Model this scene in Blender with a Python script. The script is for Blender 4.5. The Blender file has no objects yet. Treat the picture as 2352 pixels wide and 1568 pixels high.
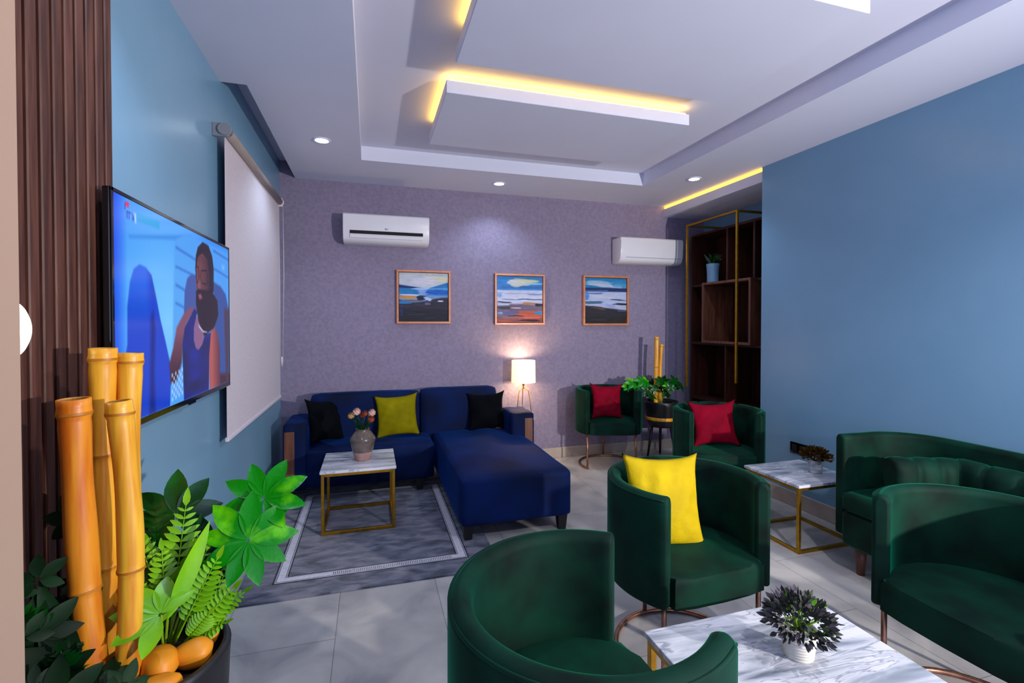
import bpy, bmesh, math, random
import numpy as np
from mathutils import Vector, Matrix, Euler
S = bpy.context.scene
COL = S.collection
PI = math.pi
rad = math.radians

# ------------------------------------------------------------------ camera
cam_d = bpy.data.cameras.new('camera')
cam_d.sensor_width = 36.0
cam_d.lens = 36.0 * 1100 / 2352
cam_d.shift_y = -27.7 / 2352
cam_d.clip_start = 0.05
cam = bpy.data.objects.new('camera', cam_d)
COL.objects.link(cam)
cam.location = (0, 0, 1.44)
cam.rotation_euler = (rad(90 - 0.85), 0, rad(-16.46))
S.camera = cam

# ------------------------------------------------------------------ world, light, exposure
world = bpy.data.worlds.new('world')
S.world = world
world.use_nodes = True
world.node_tree.nodes['Background'].inputs[0].default_value = (0.54, 0.62, 1.0, 1)
world.node_tree.nodes['Background'].inputs[1].default_value = 1.7
S.view_settings.view_transform = 'Standard'
S.view_settings.look = 'None'
S.view_settings.gamma = 1.0
S.view_settings.use_curve_mapping = False
S.view_settings.exposure = 0.12


def lamp(name, kind, loc, power, color, target=None, **kw):
    d = bpy.data.lights.new(name, kind)
    d.energy = power
    d.color = color
    for k, v in kw.items():
        setattr(d, k, v)
    o = bpy.data.objects.new(name, d)
    COL.objects.link(o)
    o.location = loc
    if target is not None:
        o.rotation_euler = (Vector(target) - Vector(loc)).to_track_quat('-Z', 'Y').to_euler()
    return o


# the photographer's flash to the right of the camera: its crisp shadows fall on the left
lamp('flash', 'SPOT', (2.95, -1.2, 1.5), 560, (1.0, 0.93, 0.88), (0.3, 4.4, 1.75),
     spot_size=rad(95), spot_blend=0.8, shadow_soft_size=0.04)
# central ceiling light over the foreground seats
lamp('ceiling_light', 'SPOT', (1.7, 0.4, 2.70), 95, (0.95, 0.95, 1.0), (1.0, 1.2, 0),
     spot_size=rad(150), spot_blend=0.6, shadow_soft_size=0.05)
# recessed downlights of the ceiling
for x, y in ((-0.33, 3.71), (1.17, 4.39), (2.84, 3.74), (2.70, 0.7), (-0.33, 1.5), (2.70, -1.2), (1.1, -1.6)):
    lamp('downlight_beam', 'SPOT', (x, y, 2.735), 26, (0.62, 0.78, 1.0), (x, y, 0),
         spot_size=rad(125), spot_blend=0.7, shadow_soft_size=0.035)


# ------------------------------------------------------------------ materials
def s2l(c):
    return tuple((v / 12.92 if v <= 0.04045 else ((v + 0.055) / 1.055) ** 2.4) for v in c)


def rgb(r, g, b):
    return s2l((r / 255, g / 255, b / 255)) + (1,)


def new_mat(name):
    m = bpy.data.materials.new(name)
    m.use_nodes = True
    return m, m.node_tree.nodes, m.node_tree.links, m.node_tree.nodes['Principled BSDF']


def mat(name, col, rough=0.5, metal=0.0, col2=None, nscale=8.0, stretch=(1, 1, 1), ndetail=4, bump=0.0,
        bscale=None, sheen=0.0, sheen_tint=None, sheen_rough=0.35, coat=0.0, spec=None, lo=0.35, hi=0.65,
        emit=None, estr=0.0, trans=0.0, sub=0.0):
    m, N, L, B = new_mat(name)
    B.inputs['Base Color'].default_value = col
    B.inputs['Roughness'].default_value = rough
    B.inputs['Metallic'].default_value = metal
    if spec is not None:
        B.inputs['Specular IOR Level'].default_value = spec
    B.inputs['Coat Weight'].default_value = coat
    if sheen:
        B.inputs['Sheen Weight'].default_value = sheen
        B.inputs['Sheen Roughness'].default_value = sheen_rough
        if sheen_tint:
            B.inputs['Sheen Tint'].default_value = sheen_tint
    if trans:
        B.inputs['Transmission Weight'].default_value = trans
    if sub:
        B.inputs['Subsurface Weight'].default_value = sub
        B.inputs['Subsurface Radius'].default_value = (0.02, 0.02, 0.02)
    if emit:
        B.inputs['Emission Color'].default_value = emit
        B.inputs['Emission Strength'].default_value = estr
    tc = N.new('ShaderNodeTexCoord')
    mp = N.new('ShaderNodeMapping')
    mp.inputs['Scale'].default_value = stretch
    L.new(tc.outputs['Object'], mp.inputs[0])
    if col2 is not None:
        n = N.new('ShaderNodeTexNoise')
        n.inputs['Scale'].default_value = nscale
        n.inputs['Detail'].default_value = ndetail
        L.new(mp.outputs[0], n.inputs['Vector'])
        r = N.new('ShaderNodeValToRGB')
        r.color_ramp.elements[0].position = lo
        r.color_ramp.elements[1].position = hi
        r.color_ramp.elements[0].color = col
        r.color_ramp.elements[1].color = col2
        L.new(n.outputs['Fac'], r.inputs[0])
        L.new(r.outputs[0], B.inputs['Base Color'])
    if bump:
        n = N.new('ShaderNodeTexNoise')
        n.inputs['Scale'].default_value = bscale or nscale
        n.inputs['Detail'].default_value = 4
        L.new(mp.outputs[0], n.inputs['Vector'])
        b = N.new('ShaderNodeBump')
        b.inputs['Strength'].default_value = bump
        b.inputs['Distance'].default_value = 0.01
        L.new(n.outputs['Fac'], b.inputs['Height'])
        L.new(b.outputs[0], B.inputs['Normal'])
    return m


def vcol_mat(name, rough=0.5, emission=0.0, bump=0.0):
    m, N, L, B = new_mat(name)
    a = N.new('ShaderNodeAttribute')
    a.attribute_name = 'paint'
    B.inputs['Roughness'].default_value = rough
    if emission:
        B.inputs['Base Color'].default_value = (0.004, 0.004, 0.005, 1)
        L.new(a.outputs['Color'], B.inputs['Emission Color'])
        B.inputs['Emission Strength'].default_value = emission
    else:
        L.new(a.outputs['Color'], B.inputs['Base Color'])
        if bump:
            n = N.new('ShaderNodeTexNoise')
            n.inputs['Scale'].default_value = 90
            b = N.new('ShaderNodeBump')
            b.inputs['Strength'].default_value = bump
            b.inputs['Distance'].default_value = 0.002
            L.new(n.outputs['Fac'], b.inputs['Height'])
            L.new(b.outputs[0], B.inputs['Normal'])
    return m


M = {}
M['blue_wall'] = mat('blue_wall_paint', rgb(118, 160, 188), 0.27, col2=rgb(122, 163, 191), nscale=3, bump=0.04, bscale=60)
M['mauve_wall'] = mat('mauve_plaster', rgb(128, 118, 142), 0.8, col2=rgb(140, 130, 154), nscale=38, ndetail=9, bump=0.25, bscale=90)
M['ceiling'] = mat('ceiling_paint', rgb(214, 217, 234), 0.75, col2=rgb(217, 220, 237), nscale=2, bump=0.02, bscale=40)
M['beige_wall'] = mat('beige_wall_paint', rgb(172, 144, 122), 0.7, col2=rgb(176, 147, 125), nscale=2, bump=0.03, bscale=60)
M['skirting'] = mat('beige_tile_skirting', rgb(186, 172, 158), 0.35, col2=rgb(172, 158, 146), nscale=5)
M['blue_skirting'] = mat('blue_painted_skirting', rgb(62, 130, 160), 0.35, col2=rgb(58, 124, 154), nscale=3)
M['slat'] = mat('walnut_slats', rgb(92, 56, 44), 0.45, col2=rgb(62, 36, 30), nscale=9, spec=0.25, stretch=(6, 6, 0.5), bump=0.1, bscale=30)
M['slat_back'] = mat('black_backing', rgb(16, 12, 12), 0.8, col2=rgb(20, 15, 14), nscale=9)
M['navy'] = mat('navy_velvet', rgb(0, 12, 40), 0.75, col2=rgb(0, 27, 80), nscale=2.4, ndetail=3, sheen=0.35, sheen_tint=rgb(0, 90, 200), sheen_rough=0.3, bump=0.12, bscale=7, spec=0.15)
M['green'] = mat('emerald_velvet', rgb(0, 18, 12), 0.7, col2=rgb(0, 46, 32), nscale=5, ndetail=3, sheen=0.38, sheen_tint=rgb(20, 205, 150), sheen_rough=0.28, bump=0.1, bscale=9, spec=0.15)
M['black_cush'] = mat('black_fabric', rgb(2, 3, 7), 0.9, col2=rgb(3, 6, 12), nscale=6, spec=0.1, bump=0.2, bscale=14)
M['yellow'] = mat('yellow_fabric', rgb(198, 170, 0), 0.75, col2=rgb(178, 150, 0), nscale=6, spec=0.2, bump=0.8, bscale=14)
M['olive'] = mat('olive_yellow_fabric', rgb(140, 130, 0), 0.8, col2=rgb(116, 108, 0), nscale=6, spec=0.1, bump=0.35, bscale=10)
M['red'] = mat('crimson_fabric', rgb(138, 0, 34), 0.8, col2=rgb(112, 0, 26), nscale=6, spec=0.1, bump=0.3, bscale=10)
M['wood_trim'] = mat('brown_wood', rgb(118, 70, 48), 0.4, col2=rgb(84, 48, 36), nscale=7, stretch=(5, 5, 0.6))
M['shelf'] = mat('dark_walnut', rgb(64, 30, 20), 0.5, col2=rgb(40, 18, 13), nscale=7, spec=0.2, stretch=(5, 5, 0.5))
M['gold'] = mat('brushed_gold', rgb(190, 142, 44), 0.32, 0.9, col2=rgb(170, 124, 36), nscale=30)
M['bronze'] = mat('rose_bronze', rgb(176, 128, 104), 0.35, 0.9, col2=rgb(150, 106, 84), nscale=30)
M['black'] = mat('matt_black', rgb(14, 14, 16), 0.5, col2=rgb(18, 18, 20), nscale=9)
M['pot_black'] = mat('black_planter', rgb(24, 25, 28), 0.4, col2=rgb(32, 33, 36), nscale=9)
M['gloss_black'] = mat('gloss_black', rgb(6, 6, 8), 0.12, col2=rgb(8, 8, 10), nscale=9, coat=0.5)
M['white_plastic'] = mat('white_plastic', rgb(226, 226, 232), 0.22, col2=rgb(228, 228, 234), nscale=3)
M['grey_plastic'] = mat('grey_plastic', rgb(120, 124, 132), 0.4, col2=rgb(126, 130, 138), nscale=3)
M['blind'] = mat('pale_blind_fabric', rgb(206, 198, 206), 0.8, col2=rgb(200, 192, 200), nscale=40, stretch=(1, 1, 3), bump=0.05, bscale=200)
M['tube'] = mat('taupe_roller', rgb(150, 138, 132), 0.4, col2=rgb(142, 130, 124), nscale=5)
M['bamboo'] = mat('bamboo', rgb(240, 184, 56), 0.38, col2=rgb(214, 132, 20), nscale=14, stretch=(4, 4, 0.3), ndetail=6, coat=0.15)
M['bamboo_red'] = mat('reddish_bamboo', rgb(228, 146, 36), 0.4, col2=rgb(196, 92, 14), nscale=11, stretch=(4, 4, 0.4), ndetail=7, coat=0.1, lo=0.4, hi=0.7)
M['bamboo_node'] = mat('bamboo_node', rgb(172, 104, 20), 0.5, col2=rgb(196, 124, 30), nscale=20)
M['bamboo_in'] = mat('bamboo_inside', rgb(200, 150, 70), 0.7, col2=rgb(180, 130, 60), nscale=20)
M['stone'] = mat('orange_stone', rgb(232, 150, 32), 0.45, col2=rgb(214, 126, 20), nscale=8)
M['soil'] = mat('dark_soil', rgb(30, 22, 18), 0.95, col2=rgb(52, 38, 28), nscale=60, bump=0.6, bscale=60)
M['fatsia'] = mat('bright_green_leaf', rgb(0, 118, 0), 0.3, col2=rgb(100, 196, 0), nscale=9, lo=0.53, hi=0.70, spec=0.35, bump=0.2, bscale=30)
M['lime'] = mat('lime_leaf', rgb(92, 160, 6), 0.35, col2=rgb(130, 196, 20), nscale=9, bump=0.1, bscale=30)
M['deep_leaf'] = mat('deep_green_leaf', rgb(4, 52, 12), 0.25, col2=rgb(12, 92, 16), nscale=8, lo=0.45, hi=0.75)
M['dark_leaf'] = mat('dark_green_leaf', rgb(3, 26, 8), 0.55, col2=rgb(8, 48, 12), nscale=8, spec=0.2)
M['stem'] = mat('green_stem', rgb(130, 170, 30), 0.5, col2=rgb(100, 150, 20), nscale=20)
M['shade'] = mat('lamp_shade_cloth', rgb(250, 232, 205), 0.8, col2=rgb(246, 226, 196), nscale=60, emit=rgb(255, 212, 150), estr=1.5)
M['led'] = mat('warm_led', rgb(255, 220, 120), 0.5, emit=rgb(255, 196, 74), estr=16)
M['led_line'] = mat('warm_led_line', rgb(255, 220, 120), 0.5, emit=rgb(255, 190, 50), estr=4.5)
M['lamp_disc'] = mat('downlight_lens', rgb(255, 255, 255), 0.4, emit=rgb(228, 240, 255), estr=14)
M['sconce'] = mat('sconce_glass', rgb(255, 250, 240), 0.4, emit=rgb(255, 242, 214), estr=3)
M['frame_wood'] = mat('copper_wood_frame', rgb(190, 112, 66), 0.35, col2=rgb(206, 130, 84), nscale=12, coat=0.2)
M['white_pot'] = mat('ribbed_white_ceramic', rgb(214, 210, 198), 0.5, col2=rgb(202, 196, 182), nscale=18, bump=0.1)
M['vase'] = mat('brown_glazed_ceramic', rgb(78, 68, 64), 0.25, col2=rgb(104, 90, 84), nscale=16, coat=0.3)
M['vase_base'] = mat('pink_stone_ware', rgb(172, 138, 132), 0.6, col2=rgb(150, 116, 108), nscale=22)
M['clear_pot'] = mat('pale_grey_pot', rgb(170, 174, 182), 0.25, col2=rgb(150, 154, 162), nscale=14)
M['pale_blue_pot'] = mat('pale_blue_ceramic', rgb(120, 160, 190), 0.4, col2=rgb(130, 168, 198), nscale=8)
M['petal'] = mat('pink_cream_petal', rgb(216, 170, 158), 0.7, col2=rgb(226, 186, 170), nscale=60)
M['petal_or'] = mat('rust_orange_petal', rgb(176, 84, 30), 0.7, col2=rgb(130, 50, 26), nscale=40)
M['petal_y'] = mat('mustard_petal', rgb(196, 160, 90), 0.7, col2=rgb(180, 140, 70), nscale=40)
M['brown_leaf'] = mat('dried_brown_leaf', rgb(88, 56, 12), 0.8, col2=rgb(50, 38, 10), nscale=20, spec=0.1)
M['purple_leaf'] = mat('purple_green_leaf', rgb(44, 38, 46), 0.7, col2=rgb(34, 50, 20), nscale=14)
M['purple_tip'] = mat('lilac_leaf_tip', rgb(88, 76, 88), 0.7, col2=rgb(62, 54, 64), nscale=14)
M['chain'] = mat('white_chain', rgb(190, 184, 190), 0.4, col2=rgb(196, 190, 196), nscale=9)
M['painting'] = vcol_mat('acrylic_painting', 0.7, bump=0.2)
M['screen'] = vcol_mat('tv_picture', 0.15, emission=0.9)


def marble(name):
    m, N, L, B = new_mat(name)
    tc = N.new('ShaderNodeTexCoord')
    mp = N.new('ShaderNodeMapping')
    mp.inputs['Rotation'].default_value = (0, 0, rad(40))
    mp.inputs['Scale'].default_value = (1.0, 5.0, 1)
    L.new(tc.outputs['Object'], mp.inputs[0])
    n = N.new('ShaderNodeTexNoise')
    n.inputs['Scale'].default_value = 2.2
    n.inputs['Detail'].default_value = 8
    n.inputs['Distortion'].default_value = 1.1
    L.new(mp.outputs[0], n.inputs['Vector'])
    r = N.new('ShaderNodeValToRGB')
    e = r.color_ramp.elements
    e[0].position = 0.30
    e[0].color = rgb(98, 106, 120)
    e[1].position = 0.62
    e[1].color = rgb(214, 214, 222)
    for p, c in ((0.42, rgb(160, 166, 176)), (0.50, rgb(200, 202, 210)), (0.515, rgb(140, 146, 158)), (0.53, rgb(206, 206, 214))):
        q = e.new(p)
        q.color = c
    L.new(n.outputs['Fac'], r.inputs[0])
    L.new(r.outputs[0], B.inputs['Base Color'])
    B.inputs['Roughness'].default_value = 0.22
    return m


M['marble'] = marble('grey_veined_marble')


def floor_mat():
    m, N, L, B = new_mat('grey_stone_tiles')
    tc = N.new('ShaderNodeTexCoord')
    mp = N.new('ShaderNodeMapping')
    mp.inputs['Rotation'].default_value = (0, 0, rad(90))
    mp.inputs['Location'].default_value = (0.30, 0.16, 0)
    L.new(tc.outputs['Object'], mp.inputs[0])
    br = N.new('ShaderNodeTexBrick')
    br.offset = 0.5
    br.inputs['Scale'].default_value = 1.0
    br.inputs['Brick Width'].default_value = 1.0
    br.inputs['Row Height'].default_value = 0.5
    br.inputs['Mortar Size'].default_value = 0.0022
    br.inputs['Mortar Smooth'].default_value = 0.3
    br.inputs['Color1'].default_value = (0.47, 0.47, 0.47, 1)
    br.inputs['Color2'].default_value = (0.53, 0.53, 0.53, 1)
    br.inputs['Mortar'].default_value = (0.25, 0.25, 0.25, 1)
    L.new(mp.outputs[0], br.inputs['Vector'])
    n = N.new('ShaderNodeTexNoise')
    n.inputs['Scale'].default_value = 3.0
    n.inputs['Detail'].default_value = 9
    n.inputs['Distortion'].default_value = 0.8
    L.new(tc.outputs['Object'], n.inputs['Vector'])
    r = N.new('ShaderNodeValToRGB')
    r.color_ramp.elements[0].position = 0.32
    r.color_ramp.elements[0].color = rgb(148, 146, 148)
    r.color_ramp.elements[1].position = 0.66
    r.color_ramp.elements[1].color = rgb(194, 189, 184)
    L.new(n.outputs['Fac'], r.inputs[0])
    mx = N.new('ShaderNodeMix')
    mx.data_type = 'RGBA'
    mx.blend_type = 'OVERLAY'
    mx.inputs[0].default_value = 1.0
    L.new(r.outputs[0], mx.inputs[6])
    L.new(br.outputs['Color'], mx.inputs[7])
    L.new(mx.outputs[2], B.inputs['Base Color'])
    B.inputs['Roughness'].default_value = 0.30
    B.inputs['Specular IOR Level'].default_value = 0.4
    return m


M['floor'] = floor_mat()


def rug_mat():
    m, N, L, B = new_mat('mottled_blue_grey_pile')
    tc = N.new('ShaderNodeTexCoord')
    mp = N.new('ShaderNodeMapping')
    mp.inputs['Scale'].default_value = (1.0, 2.4, 1)
    L.new(tc.outputs['Object'], mp.inputs[0])
    n = N.new('ShaderNodeTexNoise')
    n.inputs['Scale'].default_value = 7
    n.inputs['Detail'].default_value = 7
    n.inputs['Distortion'].default_value = 0.6
    L.new(mp.outputs[0], n.inputs['Vector'])
    r = N.new('ShaderNodeValToRGB')
    e = r.color_ramp.elements
    e[0].position = 0.30
    e[0].color = rgb(26, 28, 40)
    e[1].position = 0.62
    e[1].color = rgb(112, 110, 126)
    q = e.new(0.44)
    q.color = rgb(66, 72, 92)
    L.new(n.outputs['Fac'], r.inputs[0])
    L.new(r.outputs[0], B.inputs['Base Color'])
    B.inputs['Roughness'].default_value = 0.95
    B.inputs['Sheen Weight'].default_value = 0.3
    n2 = N.new('ShaderNodeTexNoise')
    n2.inputs['Scale'].default_value = 160
    L.new(tc.outputs['Object'], n2.inputs['Vector'])
    b = N.new('ShaderNodeBump')
    b.inputs['Strength'].default_value = 0.5
    b.inputs['Distance'].default_value = 0.006
    L.new(n2.outputs['Fac'], b.inputs['Height'])
    L.new(b.outputs[0], B.inputs['Normal'])
    return m


M['rug'] = rug_mat()
M['rug_band'] = mat('silver_rug_band', rgb(214, 210, 220), 0.9, col2=rgb(196, 192, 204), nscale=60, bump=0.3, bscale=150)
M['rug_line'] = mat('dark_rug_line', rgb(34, 32, 44), 0.95, col2=rgb(40, 38, 50), nscale=60)


# ------------------------------------------------------------------ geometry helpers
def box(bm, a, b, bev=0.0, seg=2, mi=0):
    x0, y0, z0 = a
    x1, y1, z1 = b
    vs = [bm.verts.new(p) for p in ((x0, y0, z0), (x1, y0, z0), (x1, y1, z0), (x0, y1, z0),
                                    (x0, y0, z1), (x1, y0, z1), (x1, y1, z1), (x0, y1, z1))]
    fs = [bm.faces.new([vs[i] for i in q]) for q in ((0, 3, 2, 1), (4, 5, 6, 7), (0, 1, 5, 4), (1, 2, 6, 5), (2, 3, 7, 6), (3, 0, 4, 7))]
    for f in fs:
        f.material_index = mi
    if bev:
        es = list({e for f in fs for e in f.edges})
        r = bmesh.ops.bevel(bm, geom=es, offset=bev, segments=seg, profile=0.5, affect='EDGES')
        for f in r['faces']:
            f.material_index = mi
    return fs


def tube(bm, pts, r, n=10, cap=True, mi=0, closed=False):
    pts = [Vector(p) for p in pts]
    k = len(pts)
    rs = r if isinstance(r, (list, tuple)) else [r] * k
    rings = []
    prev = None
    for i, p in enumerate(pts):
        if closed:
            t = (pts[(i + 1) % k] - pts[i - 1])
        else:
            t = pts[min(i + 1, k - 1)] - pts[max(i - 1, 0)]
        t.normalize()
        if prev is None:
            u = t.orthogonal().normalized()
        else:
            u = (prev - t * prev.dot(t)).normalized()
        prev = u
        w = t.cross(u)
        rings.append([bm.verts.new(p + (u * math.cos(2 * PI * j / n) + w * math.sin(2 * PI * j / n)) * rs[i]) for j in range(n)])
    rng = range(k if closed else k - 1)
    for i in rng:
        A, B = rings[i], rings[(i + 1) % k]
        for j in range(n):
            f = bm.faces.new((A[j], A[(j + 1) % n], B[(j + 1) % n], B[j]))
            f.material_index = mi
            f.smooth = True
    if cap and not closed:
        f = bm.faces.new(rings[0][::-1])
        f.material_index = mi
        f = bm.faces.new(rings[-1])
        f.material_index = mi
    return rings


def lathe(bm, prof, n=40, c=(0, 0, 0), mi=0):
    rings = []
    for r, z in prof:
        if r < 1e-5:
            rings.append([bm.verts.new((c[0], c[1], c[2] + z))])
        else:
            rings.append([bm.verts.new((c[0] + r * math.cos(2 * PI * j / n), c[1] + r * math.sin(2 * PI * j / n), c[2] + z)) for j in range(n)])
    for A, B in zip(rings[:-1], rings[1:]):
        for j in range(n):
            a, a2 = A[j % len(A)], A[(j + 1) % len(A)]
            b, b2 = B[j % len(B)], B[(j + 1) % len(B)]
            vs = []
            for v in (a, a2, b2, b):
                if v not in vs:
                    vs.append(v)
            if len(vs) > 2:
                f = bm.faces.new(vs)
                f.smooth = True
                f.material_index = mi


def rbar(bm, p, q, w):
    """square bar between two points along an axis"""
    p, q = Vector(p), Vector(q)
    a = Vector([min(p[i], q[i]) - w / 2 for i in range(3)])
    b = Vector([max(p[i], q[i]) + w / 2 for i in range(3)])
    box(bm, a, b, w * 0.08, 1)


def obj(name, bm, mats, parent=None, loc=(0, 0, 0), rot=(0, 0, 0), smooth=False, auto=None):
    bmesh.ops.recalc_face_normals(bm, faces=bm.faces[:])
    me = bpy.data.meshes.new(name)
    bm.to_mesh(me)
    bm.free()
    for m in (mats if isinstance(mats, (list, tuple)) else [mats]):
        me.materials.append(M[m])
    if smooth:
        for p in me.polygons:
            p.use_smooth = True
    if auto:
        me.polygons.foreach_set('use_smooth', [True] * len(me.polygons))
        try:
            me.set_sharp_from_angle(angle=rad(auto))
        except Exception:
            pass
    o = bpy.data.objects.new(name, me)
    COL.objects.link(o)
    o.location = loc
    o.rotation_euler = rot
    if parent:
        o.parent = parent
    return o


def thing(name, label, cat, loc=(0, 0, 0), rot=(0, 0, 0), group=None):
    o = bpy.data.objects.new(name, None)
    o.empty_display_size = 0.1
    COL.objects.link(o)
    o.location = loc
    o.rotation_euler = rot
    return tag(o, label, cat, group)


def tag(o, label, cat, group=None):
    o['label'] = label
    o['category'] = cat
    if group:
        o['group'] = group
    return o


def struct(name, bm, m, label=None, cat=None):
    o = obj(name, bm, m)
    o['kind'] = 'structure'
    o['label'] = label
    o['category'] = cat
    return o


def dup(root, loc, rotz, label, group=None, name=None):
    r = root.copy()
    COL.objects.link(r)
    r.location = loc
    r.rotation_euler = (0, 0, rotz)
    r['label'] = label
    if group:
        r['group'] = group
    for ch in list(root.children):
        c = ch.copy()
        COL.objects.link(c)
        c.parent = r
        for g in ch.children:
            d = g.copy()
            COL.objects.link(d)
            d.parent = c
    return r


NB = bmesh.new

# ------------------------------------------------------------------ room shell
Hc, Hu, Hp = 2.75, 2.863, 2.90
bm = NB()
box(bm, (-2.6, -3.0, -0.1), (3.95, 4.95, 0))
struct('floor', bm, 'floor', 'grey stone tile floor under all the furniture', 'floor')

bm = NB()
XT0, XT1, YT0, YT1 = -0.065, 2.51, -0.8, 4.07
box(bm, (-2.6, -3.0, Hc), (XT0, 2.97, 3.0))
box(bm, (-0.65, 2.97, Hc), (XT0, 4.75, 3.0))
box(bm, (-0.78, 2.97, Hp), (-0.65, 4.75, 3.0))
box(bm, (XT1, -3.0, Hc), (3.95, 4.95, 3.0))
box(bm, (XT0, YT1, Hc), (XT1, 4.95, 3.0))
box(bm, (XT0, -3.0, Hc), (XT1, YT0, 3.0))
box(bm, (XT0, YT0, Hu), (XT1, YT1, 3.0))
struct('ceiling', bm, 'ceiling', 'white ceiling with a long recessed tray and a curtain pocket', 'ceiling')

bm = NB()
box(bm, (-0.93, 0.70, 0), (-0.78, 4.95, 3.0))
struct('wall_left', bm, 'blue_wall', 'pale blue wall on the left behind the television and blind', 'wall')
bm = NB()
box(bm, (-0.78, 4.75, 0), (3.95, 4.95, 2.75))
box(bm, (-0.78, 4.75, 2.75), (-0.65, 4.95, 2.9))
struct('wall_back', bm, 'mauve_wall', 'mauve grey plaster wall at the far end behind the navy sofa', 'wall')
bm = NB()
box(bm, (3.18, -3.0, 0), (3.95, 3.30, 2.75))
struct('wall_right', bm, 'blue_wall', 'blank pale blue wall on the right behind the loveseat', 'wall')
bm = NB()
box(bm, (3.74, 3.30, 0), (3.95, 4.75, 2.75))
struct('wall_alcove', bm, 'blue_wall', 'blue grey side wall of the alcove behind the bookcase', 'wall')
bm = NB()
box(bm, (-2.6, 0.55, 0), (-0.352, 0.63, 2.75), 0.004)
struct('wall_front', bm, 'beige_wall', 'out of focus beige wall edge at the far left of the picture', 'wall')
bm = NB()
box(bm, (3.20, 3.30, 2.633), (3.74, 4.75, 2.722))
struct('trim_1', bm, 'ceiling', 'lowered white ceiling box over the bookcase alcove', 'ceiling')
PX0, PX1 = 0.42, 2.04
for i, (y0, y1) in enumerate(((1.536, 2.42), (2.74, 3.57))):
    bm = NB()
    box(bm, (PX0, y0, 2.75), (PX1, y1, 2.822), 0.003, 1)
    box(bm, (PX0 + 0.12, y0 + 0.12, 2.822), (PX1 - 0.12, y1 - 0.02, Hu))
    struct('trim_%d' % (i + 2), bm, 'ceiling', ('nearer' if i == 0 else 'farther') + ' of the two floating white ceiling panels with a glowing edge', 'ceiling panel')
# baseboards
bm = NB()
box(bm, (-0.765, 4.735, 0), (3.73, 4.75, 0.105), 0.003, 1)
struct('baseboard_back', bm, 'skirting', 'beige tile baseboard along the far mauve wall', 'baseboard')
bm = NB()
box(bm, (-0.78, 1.78, 0), (-0.765, 4.735, 0.10), 0.003, 1)
struct('baseboard_left', bm, 'blue_skirting', 'blue baseboard along the left wall beside the sofa', 'baseboard')
bm = NB()
box(bm, (3.165, -3.0, 0), (3.18, 3.30, 0.115), 0.003, 1)
struct('baseboard_right', bm, 'skirting', 'grey beige baseboard along the right wall behind the loveseat', 'baseboard')

# LED strips lying on the floating panels, and the line of light on the alcove box
LED = (('led_strip', (PX0 + 0.02, 2.752, 2.8225), (PX1 - 0.02, 2.766, 2.832), 'led', 'glowing yellow light strip along the front edge of the farther ceiling panel'),
       ('led_strip', (PX0 + 0.012, 2.77, 2.8225), (PX0 + 0.026, 3.42, 2.832), 'led', 'glowing yellow light strip along the left edge of the farther ceiling panel'),
       ('led_strip', (PX0 + 0.012, 1.60, 2.8225), (PX0 + 0.026, 2.27, 2.832), 'led', 'glowing yellow light strip along the left edge of the nearer ceiling panel'),
       ('led_strip', (3.203, 3.305, 2.7225), (3.222, 4.74, 2.748), 'led_line', 'thin yellow light line above the alcove box, beside the right downlight'))
for nm, a, b, m, lab in LED:
    bm = NB()
    box(bm, a, b, 0.002, 1)
    tag(obj(nm, bm, m), lab, 'light strip', 'ceiling light strips')

# ------------------------------------------------------------------ downlights
dl0 = thing('downlight', 'round recessed downlight over the left wall, beside the blind', 'ceiling light', (-0.33, 3.71, 2.75), group='recessed downlights')
bm = NB()
lathe(bm, [(0.062, 0.0), (0.064, -0.004), (0.060, -0.007), (0.046, -0.006), (0.046, 0.0)], 32)
obj('trim_ring', bm, 'ceiling', dl0)
bm = NB()
lathe(bm, [(0.0, -0.004), (0.046, -0.004), (0.046, -0.001), (0.0, -0.001)], 32)
obj('lens', bm, 'lamp_disc', dl0)
dup(dl0, (1.17, 4.39, 2.75), 0, 'round recessed downlight nearest the far mauve wall, between the other two')
dup(dl0, (2.84, 3.74, 2.75), 0, 'round recessed downlight on the right, beside the glowing yellow line')

# ------------------------------------------------------------------ slatted wall panel + sconce
t = thing('slat_panel', 'dark brown vertical wood slat panel at the far left behind the television', 'wall panel', (-0.78, 0.63, 0))
bm = NB()
box(bm, (0.0, 0.0, 0), (0.008, 1.135, 2.75))
obj('backing', bm, 'slat_back', t)
bm = NB()
k = 0
y = 0.005
while y + 0.036 < 1.14:
    box(bm, (0.008, y, 0), (0.032, y + 0.036, 2.75), 0.003, 1)
    y += 0.0488
obj('slats', bm, 'slat', t)
t = thing('wall_sconce', 'round glowing wall light on the wood slats, half hidden by the beige wall edge', 'wall light', (-0.748, 1.272, 1.425))
bm = NB()
lathe(bm, [(0.0, 0.0), (0.066, 0.0), (0.068, 0.006), (0.062, 0.012)], 40)
obj('base', bm, 'white_plastic', t, rot=(0, rad(90), 0))
bm = NB()
lathe(bm, [(0.062, 0.011), (0.060, 0.020), (0.045, 0.030), (0.0, 0.036)], 40)
obj('glass_diffuser', bm, 'sconce', t, rot=(0, rad(90), 0))


# ------------------------------------------------------------------ painted pictures (colour grids)
rng = np.random.RandomState(4)


def vnoise(w, h, sx, sy, seed):
    r = np.random.RandomState(seed)
    g = r.rand(sy + 2, sx + 2)
    yy = np.linspace(0, sy - 1e-6, h)
    xx = np.linspace(0, sx - 1e-6, w)
    yi = yy.astype(int)
    xi = xx.astype(int)
    fy = (yy - yi)[:, None]
    fx = (xx - xi)[None, :]
    fy = fy * fy * (3 - 2 * fy)
    fx = fx * fx * (3 - 2 * fx)
    return (g[yi][:, xi] * (1 - fy) * (1 - fx) + g[yi][:, xi + 1] * (1 - fy) * fx + g[yi + 1][:, xi] * fy * (1 - fx) + g[yi + 1][:, xi + 1] * fy * fx)


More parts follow.
